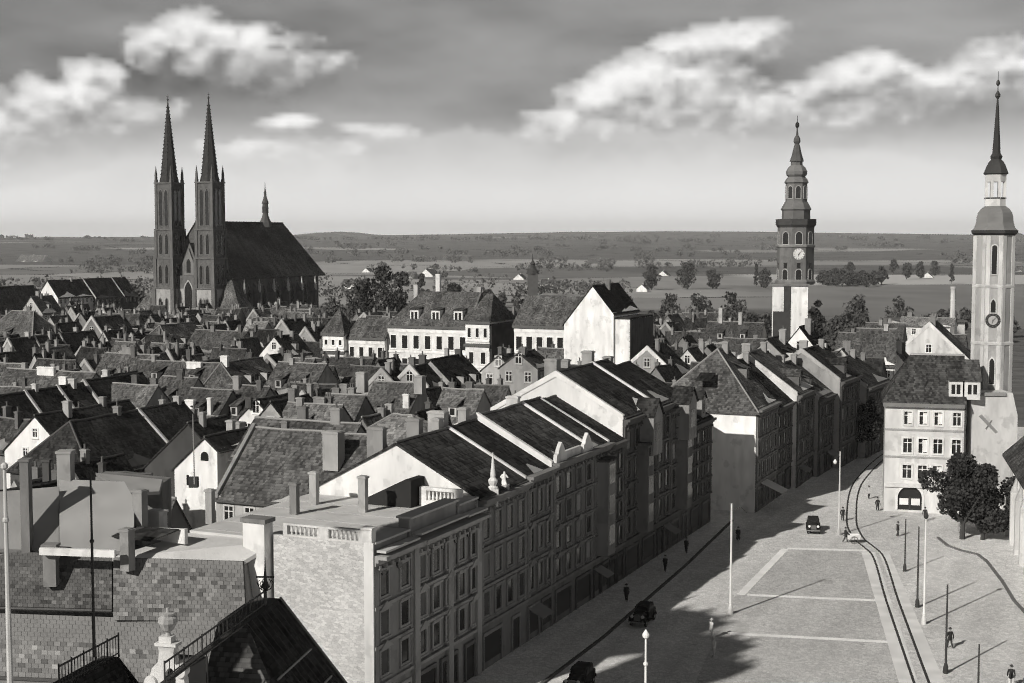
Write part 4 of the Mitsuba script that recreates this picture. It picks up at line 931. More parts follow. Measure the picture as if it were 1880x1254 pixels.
# the white gable house on the left and the white half-gable beside the rod
W1, _ = town('white gable house with three dark windows and a small attic window, left foreground', 'U', 64, 762, 14.2, 17, 9.6, 4.3, wall=.82, roof=.06, win=(.62, .95),
             fwin=[(-1.55, 9.2), (.05, 9.2), (1.6, 9.2), (0, 11.6)], chim=[(5, .5, 1.2, .7, .9, .4), (12, 0, 1.0, .6, .7, .3)], trim=.8)
H2, trh = town('white half-gable house with a small round-arched window behind the lightning rod', 'U', 376, 802, 14.6, 8, 5.4, 1.2, wl=3.9, skew=2.2, wall=.82, roof=.06, fwin=[], rwin=[], chim=[(6, -1, 1, .6, .8, .4)], dorm=[], wins=False)
opening(H2, trh, arch_pts(-.05, 12.1, .95, .95), 'l', 0, -1); opening(H2, trh, arch_pts(-2.2, 9.4, 1.1, .34), 'l', 0, -1)
# big tiled roof in the middle foreground
town('big plain tiled roof in the middle foreground with a broad chimney stack', 'V', 465, 784, 16, 14.6, 13, 6, roof=.165, cop='f', coptone=.26, wall=.4, chim=[(11.2, 3.0, .6, 1.7, 1.3, .36), (3.6, -.3, .8, .7, .5, .2)], dorm=[])

# hipped corner house at the end of the row, and the dark street front behind it
C1 = np.array([31.0, 179.0])
note(C1 - 7 * V + 6.7 * U, ANG, 4, 14, 7)
hk, trk = house('corner_house', 'free-standing corner house with a grey hipped roof and a white side wall in half shade', C1 - 7 * V + 6.9 * U, ANG, 4.2, 14, 13.4, 20.3, wall=.80, roof=.155, hip='f', hipf=.96, chim=[(2.5, .4, .9, .8, .8, .3)],
                dorm=[(1.2, 1, 1.3, 1.2, .2, 'shed', .45)], ov=.5)
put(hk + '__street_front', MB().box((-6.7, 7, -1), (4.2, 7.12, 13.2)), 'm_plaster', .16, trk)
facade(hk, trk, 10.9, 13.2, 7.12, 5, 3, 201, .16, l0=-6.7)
put(hk + '__awning', MB().slab([(-4.6, 7.2, 3.5), (-1.2, 7.2, 3.5), (-1.2, 10.0, 2.3), (-4.6, 10.0, 2.3)], (0, 0, .06)), 'm_plain', .55, trk)
put(hk + '__dormer_roof', MB().slab([(-6.2, -1.2, 16.6), (-6.2, .8, 16.6), (-3.6, .8, 17.3), (-3.6, -1.2, 17.3)], (0, 0, .15)), 'm_tiles', .05, trk)
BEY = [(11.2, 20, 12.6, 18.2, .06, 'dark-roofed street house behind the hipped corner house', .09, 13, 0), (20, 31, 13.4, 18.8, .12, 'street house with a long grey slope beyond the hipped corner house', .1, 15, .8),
       (31, 40, 11.8, 16.4, .10, 'street house deep in shade with a pale rear roof, halfway to the town hall tower', .08, 12, 1.6), (40, 52, 13.6, 18.0, .06, 'tall shaded street house nearest the narrow end of the street', .08, 12, 3.0),
       (52, 66, 11.6, 15.4, .07, 'last shaded house on the left where the street narrows', .08, 12, 5.0)]
for i, (s0, s1, ev, rg, rt, lab, wt, Wd, sh) in enumerate(BEY):
    o = C1 + s0 * U + (sh - Wd / 2) * V; note(o, ANG, s1 - s0, Wd); hw_ = Wd / 2
    k, tr_ = house('street_house', lab, o, ANG + (0, 0, -.03, -.05, -.08)[i], s1 - s0, Wd, ev, rg, wall=.6 if i in (0, 1) else .3, roof=rt, cop='f', coptone=.6 if i < 2 else .4, copr=.2, chim=[(3, -.5, 1.2, .8, 1.2, .35), (s1 - s0 - 1.5, .4, 1, .7, .8, .3)],
                   dorm=[((s1 - s0) / 2, 1, 1.6, 1.5, .12, 'gable', .1)] if i in (1, 3) else [(2.5, 1, 1.2, 1.1, .1, 'shed', .3)] if i == 2 else [])
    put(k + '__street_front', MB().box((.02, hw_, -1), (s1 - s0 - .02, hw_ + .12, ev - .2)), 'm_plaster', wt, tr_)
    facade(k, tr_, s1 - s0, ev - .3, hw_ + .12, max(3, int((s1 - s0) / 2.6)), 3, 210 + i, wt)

# timbered house on the right of the narrow street
p = at(1563, 668, Y=248); tz = p[2]
note(p[:2] + U * 5, AV, 7, 10)
hk, trk = house('timbered_house', 'white half-timbered house front on the right of the narrow street', p[:2] + U * 5, AV + .12, 6.8, 10, tz, tz + 6.0, wall=.76, roof=.13, hip='', chim=[(5, 0, .8, .7, .7, .5)], dorm=[], win=(.7, 1.1), trim=.8,
                rwin=[(c, z) for z in (tz - 2.2, tz - 5.0, tz - 8.0) for c in (1.1, 3.3, 5.6)])
for c in (0.05, 2.2, 4.4, 6.65): put(hk + '__timber_post', MB().box((c - .1, 5, tz - 9), (c + .1, 5.06, tz - .1)), 'm_plain', .3, trk)
for z in (-.5, -2.9, -5.7, -8.7): put(hk + '__timber_rail', MB().box((0, 5.061, tz + z - .1), (6.8, 5.1, tz + z + .1)), 'm_plain', .3, trk)
# more houses on the right-hand side of the narrow street, in shade
for i, (x, y, L, lab) in enumerate(((1640, 640, 8, 'gabled house wedged between the timbered house and the arcaded house'), (1545, 640, 8, 'dim narrow house closing the far end of the street'))):
    town(lab, 'U', x, y, 15.5 - i * 2, L, 9, 5, wall=.5, roof=.12)

# ------------------------------------------------------------------ long white school building and its neighbours
S = thing('school_building', 'long white institutional building with grey mansard roofs, two pavilions and rows of tall windows', 'building')
def wing(l0, w0, L, W, eave, ridge, nwin, rows, roofkw, tone=.72, roof=.15, base=-1, win=(1.3, 2.8), cornice=True):
    o = SO + l0 * V + w0 * (-U) + (W / 2) * U
    note(o, AV, L, W)
    tr_ = frame2(o, AV); hip = roofkw.get('hip', ''); hf = roofkw.get('hf', W / 2 * .8)
    wk = put(S + '__wing', MB().box((0, -W / 2, base), (L, W / 2, eave)), 'm_plaster', tone, tr_)
    r = MB(); e = .35; a0 = hf if 'f' in hip else 0; a1 = L - (hf if 'b' in hip else 0)
    for s_ in (-1, 1): r.slab([(-e, s_ * (W / 2 + e), eave), (L + e, s_ * (W / 2 + e), eave), (a1, 0, ridge), (a0, 0, ridge)], (0, 0, .2))
    r.slab([(-e, -W / 2 - e, eave), (-e, W / 2 + e, eave), (a0, 0, ridge)], (0, 0, .2)); r.slab([(L + e, -W / 2 - e, eave), (L + e, W / 2 + e, eave), (a1, 0, ridge)], (0, 0, .2))
    put(wk + '__roof', r, 'm_tiles', roof, tr_)
    put(wk + '__cornice', MB().box((-.3, W / 2, eave - .4), (L + .3, W / 2 + .45, eave + .15)), 'm_plain', .12, tr_)
    put(wk + '__frieze', MB().box((0.01, W / 2, eave - 1.3), (L - .01, W / 2 + .12, eave - .41)), 'm_plaster', .8, tr_)
    for z in rows:
        for i in range(nwin):
            c = L * (i + .5) / nwin
            windows(S, tr_, [(c, z)], *win, ('w', W / 2), 1, .8, cross=False, proud=.1, blinds=.06)
        put(wk + '__string_course', MB().box((0, W / 2 + .002, z - .95), (L, W / 2 + .2, z - .55)), 'm_plaster', .82, tr_)
    return wk, tr_
SO = at(712, 598, z=16)[:2]
wk, ts = wing(0, 0, 19.6, 13, 16, 23.2, 7, (11.2, 6.2), dict(hip='f', hf=5))
for c in (6.0, 11.2, 16.6):
    dk = put(S + '__dormer', MB().box((c - 1.05, 1.6, 16.4), (c + 1.05, 5.5, 19.6)), 'm_plaster', .72, ts)
    put(dk + '__roof', MB().slab([(c - 1.2, .6, 20.4), (c + 1.2, .6, 20.4), (c + 1.2, 5.8, 19.6), (c - 1.2, 5.8, 19.6)], (0, 0, .12)), 'm_tiles', .12, ts)
    for q in (-.45, .45): put(dk + '__pane', MB().box((c + q - .3, 5.45, 16.9), (c + q + .3, 5.54, 19.1)), 'm_pane', 0, ts)
for l, h, t in ((3, 1.8, .4), (8.5, 4.2, .7), (18.5, 1.5, .4)): chimney(S, ts, l, -1.2, 21, 23 + h, 1.0, .7, t, 2)
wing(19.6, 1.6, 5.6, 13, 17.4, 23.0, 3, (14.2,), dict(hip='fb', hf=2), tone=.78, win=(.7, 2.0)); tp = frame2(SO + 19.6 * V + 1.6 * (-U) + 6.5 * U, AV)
put(S + '__shade_end_wall', MB().box((5.6, -6.6, -1), (6.1, 6.35, 17.0)), 'm_leaf', .04, tp)  # dark slab over the pale end wall, shade put into its colour
wing(19.62, 1.63, 5.55, 4, 12.6, 12.9, 2, (8.6,), dict(), tone=.78, win=(1.0, 2.4))
wing(29.5, -1.5, 14, 13, 16.6, 22.6, 6, (11.6, 6.8), dict(), tone=.74)
# left wing and its small pavilion
wing(-9.5, 1.2, 9.4, 10, 13.2, 17.2, 4, (9.0,), dict(), tone=.74, win=(1.0, 2.2)); wing(-15, 2.6, 5.4, 5.4, 14.0, 19.2, 3, (11.6,), dict(hip='fb', hf=2.5), tone=.8, win=(.6, 1.3)); wing(-14.98, 2.63, 5.36, 3, 10.0, 10.2, 2, (6.6,), dict(), tone=.8, win=(.8, 2.0))
# tall white gable block to the right
hk, trk = town('tall block with a huge blank white gable and black roof right of the school', 'U', 1088, 524, 26.0, 15, 10.2, 5.2, name='gable_block', wl=5.9, skew=2.2, wall=.84, roof=.035, wins=False, fwin=[], rwin=[], dorm=[], chim=[(7, .6, 1, .7, .9, .2)])
put(hk + '__shade_side_wall', MB().box((.62, 7.401, -1), (14.4, 7.55, 19.55)), 'm_plaster', .09, trk)  # near-black cover slab, the shade of this side put into its tone
put(hk + '__annex', MB().box((.6, 4.41, -1), (14, 7.4, 19.6)), 'm_plaster', .82, trk); put(hk + '__annex_roof', MB().box((.4, 4.42, 19.6), (14.2, 7.6, 19.9)), 'm_tiles', .05, trk)

# ------------------------------------------------------------------ infill: low houses half hidden between the others
SHORT = [((64, 762), 'white three-windowed gable'), ((376, 802), 'white half-gable'), ((530, 790), 'big plain tiled roof'), ((195, 648), 'wide grey roof'), ((87, 515), 'bright pointed gable'), ((200, 515), 'dark far row'),
         ((293, 597), 'roof with the grey hip'), ((350, 590), 'twin towers'), ((500, 590), 'church nave'), ((405, 666), 'pointed grey hip'), ((470, 735), 'white gable triangle'), ((735, 700), 'plain firewall roof'),
         ((620, 610), 'small school pavilion'), ((790, 570), 'white school building'), ((930, 600), 'dark side of the school pavilion'), ((1088, 560), 'huge blank white gable'), ((952, 655), 'plain grey gable'), ((850, 670), 'large black roof'),
         ((1188, 640), 'broad white verge'), ((1262, 645), 'half-timbered gable'), ((1460, 560), 'town hall tower'), ((1320, 600), 'tall pale chimney'), ((190, 720), 'longest black slope'), ((68, 615), 'row of thin verges'), ((30, 570), 'hipped roof at the left edge'),
         ((720, 770), 'pale pyramid roof'), ((590, 660), 'left wing of the school'), ((300, 690), 'mid-town grey roofs'), ((1590, 610), 'timbered house')]
keep = [Polygon([tuple(SO + a * V - b * U) for a, b in ((-18, -2), (40, -2), (40, 34), (-18, 34))]), Polygon([tuple(sw(*q)) for q in ((-12, -34), (90, -26), (90, 60), (-12, 60))]), Polygon([tuple(C1 + a * U + b * V) for a, b in ((-15, -16), (80, -16), (80, 12), (-15, 12))]),
        Polygon([tuple(ca + a * U + b * V) for a, b in ((-9, -16), (70, -16), (70, 40), (-9, 40))]), Polygon([tuple(np.array([66, 337]) + q) for q in ((-8, -8), (8, -8), (8, 8), (-8, 8))]),
        Polygon([(-90, 60), (-18, 60), (-18, 126), (-90, 126)])]
occ = unary_union(foot + keep)
r9 = np.random.default_rng(31); seen = {}
for Yc in np.arange(128, 500, 9.5):
    for Xc in np.arange(-.37 * Yc - 6, .27 * Yc, 9.0):
        c = np.array([Xc, Yc]) + r9.uniform(-2, 2, 2); L, W = r9.uniform(5.5, 9), r9.uniform(5, 7.5); k = 'UV'[int(r9.integers(2))]
        ang = (ANG if k == 'U' else AV) + r9.uniform(-.12, .12); d = np.array([math.cos(ang), math.sin(ang)]); o = c - d * L / 2; nn = np.array([d[1], -d[0]])
        q = Polygon([tuple(o + a * d + b * nn) for a, b in ((0, -W / 2), (L, -W / 2), (L, W / 2), (0, W / 2))])
        if q.intersection(occ).area > 6.0 or Xc > 60 or (Xc > 36 and Yc < 300): continue
        if Yc > 440 and Xc > -60: continue
        occ = occ.union(q); z = r9.uniform(10.5, 13.6); wt, rt = r9.choice([.2, .4, .7], p=[.68, .28, .04]), r9.choice([.05, .09, .16], p=[.4, .35, .25])
        px, py = 940 + F * c[0] / c[1], HOR + F * (CAMZ - z) / c[1]
        if px < -40: continue
        (sx, sy), nm = min(SHORT, key=lambda t: abs(t[0][0] - px) + 1.6 * abs(t[0][1] - py))
        rel = ('behind' if sy - py > 14 else 'in front of' if py - sy > 14 else 'just left of' if px < sx else 'just right of')
        side = ' to the left' if sx - px > 45 and rel[0] != 'j' else ' to the right' if px - sx > 45 and rel[0] != 'j' else ''
        lab = f"low {dict([(.2, 'dark-walled'), (.4, 'grey-walled'), (.7, 'white-walled')])[wt]} house, {dict([(.05, 'black'), (.09, 'dark grey'), (.16, 'grey')])[rt]} {'gabled' if k == 'U' else 'broad'} roof, {rel} the {nm}{side}".replace('low ', '', 1)
        if len(lab.split()) > 16 or seen.get(lab, 0) >= 1: continue
        seen[lab] = 1
        house('infill_house', lab, o, ang, L, W, z - r9.uniform(3.4, 4.6), z, wall=wt, roof=rt, group='low infill houses of the old town',
              chim=[(L * r9.uniform(.1, .9), r9.uniform(-1, .8), r9.uniform(.5, 1.4), .55, r9.uniform(.5, .9), r9.uniform(.08, .34), 1) for _ in range(r9.integers(1, 3))], cop='f' if k == 'U' and r9.random() < .5 else '', coptone=.4)

# ------------------------------------------------------------------ foreground roofs at the lower left
def slates(key, q, cols, rows, tone, seed, name='slate', limit=300, th=.035):
    """courses of single slates over the quad q (top left, top right, bottom right, bottom left); the nearest ones are parts, the rest one part of kind stuff"""
    r = np.random.default_rng(seed); a, b, c, d = [np.asarray(p, float) for p in q]
    n = np.cross(b - a, d - a); n /= np.linalg.norm(n); n *= np.sign(n[2]) or 1
    P = lambda u, v: (a * (1 - u) + b * u) * (1 - v) + (d * (1 - u) + c * u) * v
    pieces = []
    for j in range(rows):
        off = .5 * (j % 2)
        for i in range(-1, cols):
            u0, u1 = max((i + off + .03) / cols, 0), min((i + 1 + off - .03) / cols, 1)
            if u1 - u0 < .1 / cols: continue
            v0, v1 = j / rows, min((j + 1.12) / rows, 1.02); lift = r.uniform(.0, .012)
            pieces.append((j, [P(u0, v0) + n * .01, P(u1, v0) + n * .01, P(u1, v1) + n * (th + lift), P(u0, v1) + n * (th + lift)], n * th * .8, tone * r.choice([.55, .8, .95, 1.05, 1.25, 1.6], p=[.1, .2, .25, .25, .15, .05]) * r.uniform(.9, 1.1)))
    pieces.sort(key=lambda t: -t[0]); st = MB()
    for i, (_, p, o, t) in enumerate(pieces):
        if i < limit: put(key + '__' + name, MB().slab(p, o), 'm_plain', t)
        else: st.slab(p, o)
    if st.n: labels[put(key + '__upper_' + name + 's', st, 'm_plain', tone)] = {'kind': 'stuff'}


W_ = lambda px, py, z: at(px, py, z=z)
# rear wing of the terrace building with slates hung on its steep front
tl, tr0, br, bl = W_(208, 1024, 12.5), W_(446, 1031, 12.3), W_(452, 1140, 8.4), W_(208, 1138, 8.65)
bk = np.array([.15, 1, 0]) * .25
put(K + '__rear_wall', MB().slab([tl + bk, tr0 + bk, br + bk, bl + bk], (1.0, 9, 0)).slab([bl + bk, br + bk, br + bk - [0, 0, 12], bl + bk - [0, 0, 12]], (.5, 5, 0)), 'm_plaster', .2)
sk = put(K + '__slate_front', MB().slab([tl, tr0, br, bl], bk * .9), 'm_plain', .08)
slates(sk, (tl, tr0, br, bl), 22, 15, .20, 5)
LW = thing('lower_slate_roof', 'paler lower slate roof below the slate-hung wall, running to the left edge', 'roof')
q = (W_(-20, 1126, 8.8), W_(452, 1143, 8.4), W_(470, 1262, 5.8), W_(-20, 1240, 6.2))
put(LW + '__wall', MB().slab([q[3] - [0, 0, .3], q[2] - [0, 0, .3], q[2] - [0, 0, 9], q[3] - [0, 0, 9]], (0, 4.0, 0)), 'm_plaster', .2)
sk = put(LW + '__roof', MB().slab(q, (0, 0, -.25)), 'm_plain', .1)
slates(sk, q, 40, 14, .26, 6)
# dark slate mansard at the left edge
LM = thing('slate_mansard', 'dark slate mansard roof at the left edge under a white parapet', 'roof')
q = (W_(-25, 1011, 12.6), W_(206, 1021, 12.55), W_(206, 1118, 9.1), W_(-25, 1112, 9.2))
put(LM + '__wall', MB().slab([q[0] + [0, .4, -.1], q[1] + [0, .4, -.1], q[2] + [0, .4, 0], q[3] + [0, .4, 0]], (0, 6, 0)).slab([q[3] + [0, .4, 0], q[2] + [0, .4, 0], q[2] + [0, .4, -12], q[3] + [0, .4, -12]], (0, 5, 0)), 'm_plaster', .2)
sk = put(LM + '__roof', MB().slab(q, (.02, .35, 0)), 'm_plain', .06)
slates(sk, q, 24, 15, .115, 7)
put(LM + '__gutter', MB().tube([W_(-25, 1116, 9.1), W_(206, 1122, 9.0)], .13), 'm_iron')
put(LM + '__parapet', MB().slab([W_(72, 1019, 13), W_(210, 1024, 13), W_(210, 1024, 13) + [0, 0, .5], W_(72, 1019, 13) + [0, 0, .5]], (.03, .3, 0)), 'm_plaster', .75)
p = W_(92, 1052, 11.6); put(LM + '__chimney', MB().box((p[0] - .5, p[1], p[2] - 1), (p[0] + .4, p[1] + .8, 13.4)).box((p[0] - .6, p[1] - .1, 13.4), (p[0] + .5, p[1] + .9, 13.6)), 'm_plaster', .25)
# smooth pale roof behind it
LP = thing('pale_felt_roof', 'smooth pale felt roof with tall chimneys between the slate mansard and white gable house', 'roof')
q = [W_(-30, 897, 17), W_(110, 884, 17), W_(110, 884, 17), W_(112, 1003, 13)]
A_, B_, D_ = W_(-30, 905, 16.6), W_(108, 893, 16.8), W_(-30, 1006, 13.0)


def onp(px, py, p0, p1, p2):
    n = np.cross(p1 - p0, p2 - p0); d = at(px, py, z=0) - np.array([0, 0, CAMZ]); e = np.array([0, 0, CAMZ]); return e + d * (((p0 - e) @ n) / (d @ n))


C_ = onp(108, 1012, A_, B_, D_)
put(LP + '__roof', MB().slab([A_, B_, C_, D_], (0, .1, -.3)), 'm_plain', .30)
A2, B2, D2 = W_(109, 880, 17.1), W_(228, 884, 16.8), W_(109, 1006, 13.1); M2, C2, C3 = (onp(*q_, A2, B2, D2) for q_ in ((246, 915), (246, 965), (232, 1012)))
put(LP + '__roof_wing', MB().slab([A2, B2, M2, C2, C3, D2], (0, .1, -.3)), 'm_plain', .35)
put(LP + '__rear_slope', MB().slab([A_, A2 + [0, .2, 0], A2 + [0, 6, -4], A_ + [0, 6, -4]], (0, 0, -.2)).slab([A2 + [0, .2, 0], B2, B2 + [0, 6, -4], A2 + [0, 6, -4]], (0, 0, -.2)), 'm_tiles', .08)
put(LP + '__wall', MB().slab([D_ - [0, -.5, .4], C3 - [0, -.5, .4], C3 - [0, -.5, 13], D_ - [0, -.5, 13]], (0, 6, 0)), 'm_plaster', .3)
sA, sB = W_(175, 868, 15.6), W_(298, 880, 15.2)
put(LP + '__low_wing_roof', MB().slab([sA, sB, W_(292, 902, 14.6), W_(232, 905, 14.6)], (0, .2, -.3)), 'm_plain', .28)
put(LP + '__low_wing_wall', MB().slab([sA - [0, 0, .35], sB - [0, 0, .35], sB - [0, 0, 9], sA - [0, 0, 9]], (0, 3, 0)), 'm_plaster', .2)
for px, py0, py1, zb, w, d, t in ((47, 838, 1004, 13.0, .62, .8, .2), (117, 826, 885, 16.9, 1.0, 1.1, .3), (84, 842, 880, 16.6, .5, .5, .1), (229, 900, 960, 13.6, .4, .4, .07)):
    p = W_(px, py1, zb); h = (py1 - py0) * p[1] / F
    put(LP + '__chimney', MB().box((p[0] - w / 2, p[1], zb - .6), (p[0] + w / 2, p[1] + d, zb + h - .25)).box((p[0] - w / 2 - .08, p[1] - .08, zb + h - .25), (p[0] + w / 2 + .08, p[1] + d + .08, zb + h - .08)), 'm_plaster', t)

# nearest building: black mansard with iron-railed platform, ornate dormer and urn
NB = thing('mansard_building', 'nearest building with a black mansard slope against the rubble wall and iron-railed roof platform', 'building')
P0 = W_(516, 1098, 12.6); Dn = np.array([-.17, -.985, 0]); Rn = np.array([.985, -.17, 0]); up = np.array([0, 0, 1.0])
put(NB + '__roof', MB().slab([P0, P0 + Dn * 6, P0 + Dn * 10.5 + Rn * 4.6 - up * 5.7, P0 + Rn * 4.6 - up * 5.7], (0, 0, -.3)), 'm_tiles', .05)
put(NB + '__front_slope', MB().slab([P0 + Dn * 6 - Rn * 1.8, P0 + Dn * 6, P0 + Dn * 10.5 + Rn * 4.6 - up * 5.7, P0 + Dn * 10.5 - Rn * 1.8 - up * 5.7], (0, 0, -.3)), 'm_tiles', .14)
put(NB + '__walkway', MB().slab([P0 + Dn * 6 - Rn * .45, P0 + Dn * 6 - Rn * .1, P0 + Dn * 17.3 - Rn * .1, P0 + Dn * 17.3 - Rn * .45], (0, 0, -.08)), 'm_iron')
for s_ in (11.5, 17): put(NB + '__walkway_bracket', MB().tube([P0 + Dn * s_ - Rn * .28 - up * .08, P0 + Dn * (s_ + .1) - Rn * .28 - up * 6.4], .04, 5), 'm_iron')
put(NB + '__wall', MB().slab([P0 - Rn * 1.6 - up * .3, P0 + Rn * 4.4 - up * 5.9, P0 + Rn * 4.4 - up * 14, P0 - Rn * 1.6 - up * 14], Dn * .4), 'm_plaster', .2)
put(NB + '__lower_wall', MB().slab([P0 + Rn * 4.4 - up * 5.9, P0 - Rn * 1.7 - up * 5.9, P0 - Rn * 1.7 - up * 14, P0 + Rn * 4.4 - up * 14], Dn * 10.3), 'm_plaster', .2)
put(NB + '__platform', MB().slab([P0 - Rn * 1.8 - up * .02, P0 - up * .02, P0 + Dn * 6 - up * .02, P0 + Dn * 6 - Rn * 1.8 - up * .02], (0, 0, -.3)), 'm_plain', .10)
put(NB + '__verge_flashing', MB().slab([P0 + up * .05, P0 + Rn * 4.6 - up * 5.65, P0 + Rn * 4.6 - up * 5.65 + Dn * .3, P0 + up * .05 + Dn * .3], (0, 0, .06)), 'm_plain', .14)
for v in (2.3, 3.6):
    a = P0 + Rn * v - up * (5.7 * v / 4.6 - .06); put(NB + '__snow_rail', MB().tube([a + Dn * 1.2, a + Dn * (5.5 + v * .8)], .07), 'm_plain', .3)
for k in range(8):                                                      # standing seams down the black slope
    a = P0 + Dn * (.7 + k * .75); put(NB + '__seam', MB().slab([a + up * .005, a + Rn * 4.6 - up * 5.695, a + Rn * 4.6 - up * 5.695 + Dn * .07, a + up * .005 + Dn * .07], (0, 0, .05)), 'm_plain', .07)


def railing(label, a, b, h, n, posts=()):
    k = thing('iron_railing', label, 'railing'); a, b = np.asarray(a, float), np.asarray(b, float); u = np.array([0, 0, h])
    put(k + '__top_rail', MB().tube([a + u, b + u], .055), 'm_iron'); put(k + '__bottom_rail', MB().tube([a + u * .18, b + u * .18], .04), 'm_iron')
    for i in range(n + 1):
        p = a + (b - a) * i / n; put(k + ('__post' if i % 4 == 0 else '__baluster'), MB().tube([p, p + u * (1.12 if i % 4 == 0 else 1)], .05 if i % 4 == 0 else .025, 5), 'm_iron')
    return k


rk = railing('black iron railing rising to the corner finial beside the white chimney breast', P0 + Dn * 17 - Rn * .3, P0 + Dn * 2.2 - Rn * .3, .95, 24)
f0 = P0 + Dn * 2.0 - Rn * .3
fin = MB().lathe([(.1, 0), (.09, 1.0), (.3, 1.2), (.12, 1.5), (.06, 2.2), (.02, 3.0)], 8)
for a in np.arange(0, 2 * math.pi, math.pi / 3):
    fin.tube([(0, 0, .9), (.35 * math.cos(a), .35 * math.sin(a), 1.1), (.5 * math.cos(a), .5 * math.sin(a), 1.45), (.35 * math.cos(a), .35 * math.sin(a), 1.6)], .035, 5)
fin.box((-.55, -.03, 1.75), (.55, .03, 1.85))
fk = thing('roof_finial', 'black wrought finial at the corner of the roof platform, left of the white chimney breast', 'finial'); put(fk, fin, 'm_iron', tr=lambda v: v + f0)
# left part of the same platform
NL = thing('corner_mansard', 'black mansard corner with an iron railing at the bottom left, carrying the lightning rod', 'roof')
q0, q1 = W_(128, 1256, 11.4), W_(218, 1206, 11.4)
d01 = (q1 - q0) / np.linalg.norm(q1 - q0); r01 = np.array([d01[1], -d01[0], 0])
put(NL + '__platform', MB().slab([q0 - d01 * 9, q1, q1 - r01 * 1.0, q0 - d01 * 9 - r01 * 1.0], (0, 0, -.3)), 'm_plain', .08)
put(NL + '__roof', MB().slab([q0 - d01 * 9, q1, q1 + r01 * 1.6 - up * 3, q0 - d01 * 9 + r01 * 1.6 - up * 3], (0, 0, -.2)).slab([q1, q1 - r01 * 1, q1 - r01 * 1 + d01 * 1.2 - up * 3, q1 + r01 * 1.6 + d01 * 1.2 - up * 3], (0, 0, -.2)), 'm_tiles', .05)
put(NL + '__wall', MB().slab([q0 - d01 * 9 - r01 * 1 - up * .3, q1 - r01 * 1 - up * .3, q1 - r01 * 1 - up * 12, q0 - d01 * 9 - r01 * 1 - up * 12], r01 * 2.4 - up * 2), 'm_plaster', .2)
railing('black iron railing at the bottom left with closely set balusters', q0 - d01 * 1, q1, 1.25, 20)
# ornate dormer with an oval window, volutes and an urn
OD = thing('ornate_dormer', 'pale scrolled dormer with a dark oval window at the bottom, left of the black mansard', 'dormer')
oc = W_(306, 1262, 10.9); odr = frame2(oc, math.pi / 2 - .25)
prof = [(-1.05, -.6), (1.05, -.6), (1.05, .4), (.85, 1.0), (.5, 1.35), (.42, 1.9), (.5, 2.25), (-.5, 2.25), (-.42, 1.9), (-.5, 1.35), (-.85, 1.0), (-1.05, .4)]
ov_ = Polygon([(.22 + .33 * math.cos(t), .45 + .62 * math.sin(t)) for t in np.linspace(0, 2 * np.pi, 24, endpoint=False)])
me = trimesh.creation.extrude_polygon(Polygon(prof).difference(ov_), .5, engine='earcut'); v = np.array(me.vertices)
put(OD + '__front', (odr(np.stack([v[:, 2], v[:, 0], v[:, 1]], 1)), np.array(me.faces)), 'm_plaster', .6)
put(OD + '__pane', MB().box((.3, -.2, -.3), (.45, .7, 1.2)), 'm_pane', 0, odr)
put(OD + '__body', MB().box((.51, -.95, -1.5), (3.0, .95, .9)), 'm_plain', .12, odr)
for s_ in (-1, 1): put(OD + '__volute', MB().lathe([(.02, -.1), (.36, -.1), (.4, .0), (.36, .5), (.02, .5)], 14), 'm_plaster', .62, lambda v, s_=s_: odr(np.stack([v[:, 2] - .06, v[:, 0] + s_ * .82 - (.1 if s_ < 0 else 0), v[:, 1] + (.2 if s_ < 0 else .95)], 1)))
put(OD + '__cornice', MB().box((-.12, -.62, 2.251), (.62, .62, 2.42)), 'm_plaster', .65, odr)
UR = thing('stone_urn', 'stone urn on a square pedestal on top of the ornate dormer', 'urn')
put(UR + '__pedestal', MB().box((.0, -.42, 2.421), (.55, .3, 2.75)), 'm_plaster', .6, odr)
put(UR + '__bowl', MB().lathe([(.16, 2.751), (.12, 2.95), (.3, 3.1), (.52, 3.5), (.5, 3.75), (.34, 3.85), (.38, 4.0), (.1, 4.05), (.08, 4.3)], 12, (.27, .0)), 'm_plaster', .4, odr)

# poles standing up in the foreground
def mast(name, label, cat, foot_, top, r0, r1, m='m_plain', tone=.6, knobs=()):
    k = thing(name, label, cat); a, b = np.asarray(foot_, float), np.asarray(top, float)
    put(k + '__shaft', MB().tube([a, (a + b) / 2, b], [r0, (r0 + r1) / 2, r1], 8), m, tone)
    for t, rr in knobs:
        c = a + (b - a) * t; put(k + '__collar', MB().lathe([(rr * .4, -rr), (rr, -rr * .4), (rr, rr * .4), (rr * .4, rr)], 8, (0, 0)), m, tone, lambda v, c=c: v + c)
    return k


mast('flagpole', 'pale flagpole rising at the left edge of the view', 'flagpole', at(20, 1300, Y=60), at(8, 856, Y=60), .15, .07, tone=.55, knobs=((.78, .14), (1, .16)))
mast('lightning_rod', 'thin dark rod on the corner mansard, in front of the pale roof', 'rod', at(173, 1206, Y=74), at(166, 862, Y=74), .095, .05, m='m_iron', knobs=((.45, .1), (.62, .12), (1, .12)))
mast('lightning_rod', 'tall thin rod in front of the black roof and the white half-gable', 'rod', at(357, 889, Y=119), at(354, 760, Y=119), .06, .04, tone=.3)
p = at(356, 895, z=13.6); put(thing('rod_socket', 'dark box at the foot of the thin rod on the terrace edge', 'box'), MB().box((p[0] - .4, p[1] - .2, 13.6), (p[0] + .35, p[1] + .4, 14.5)), 'm_plain', .06)
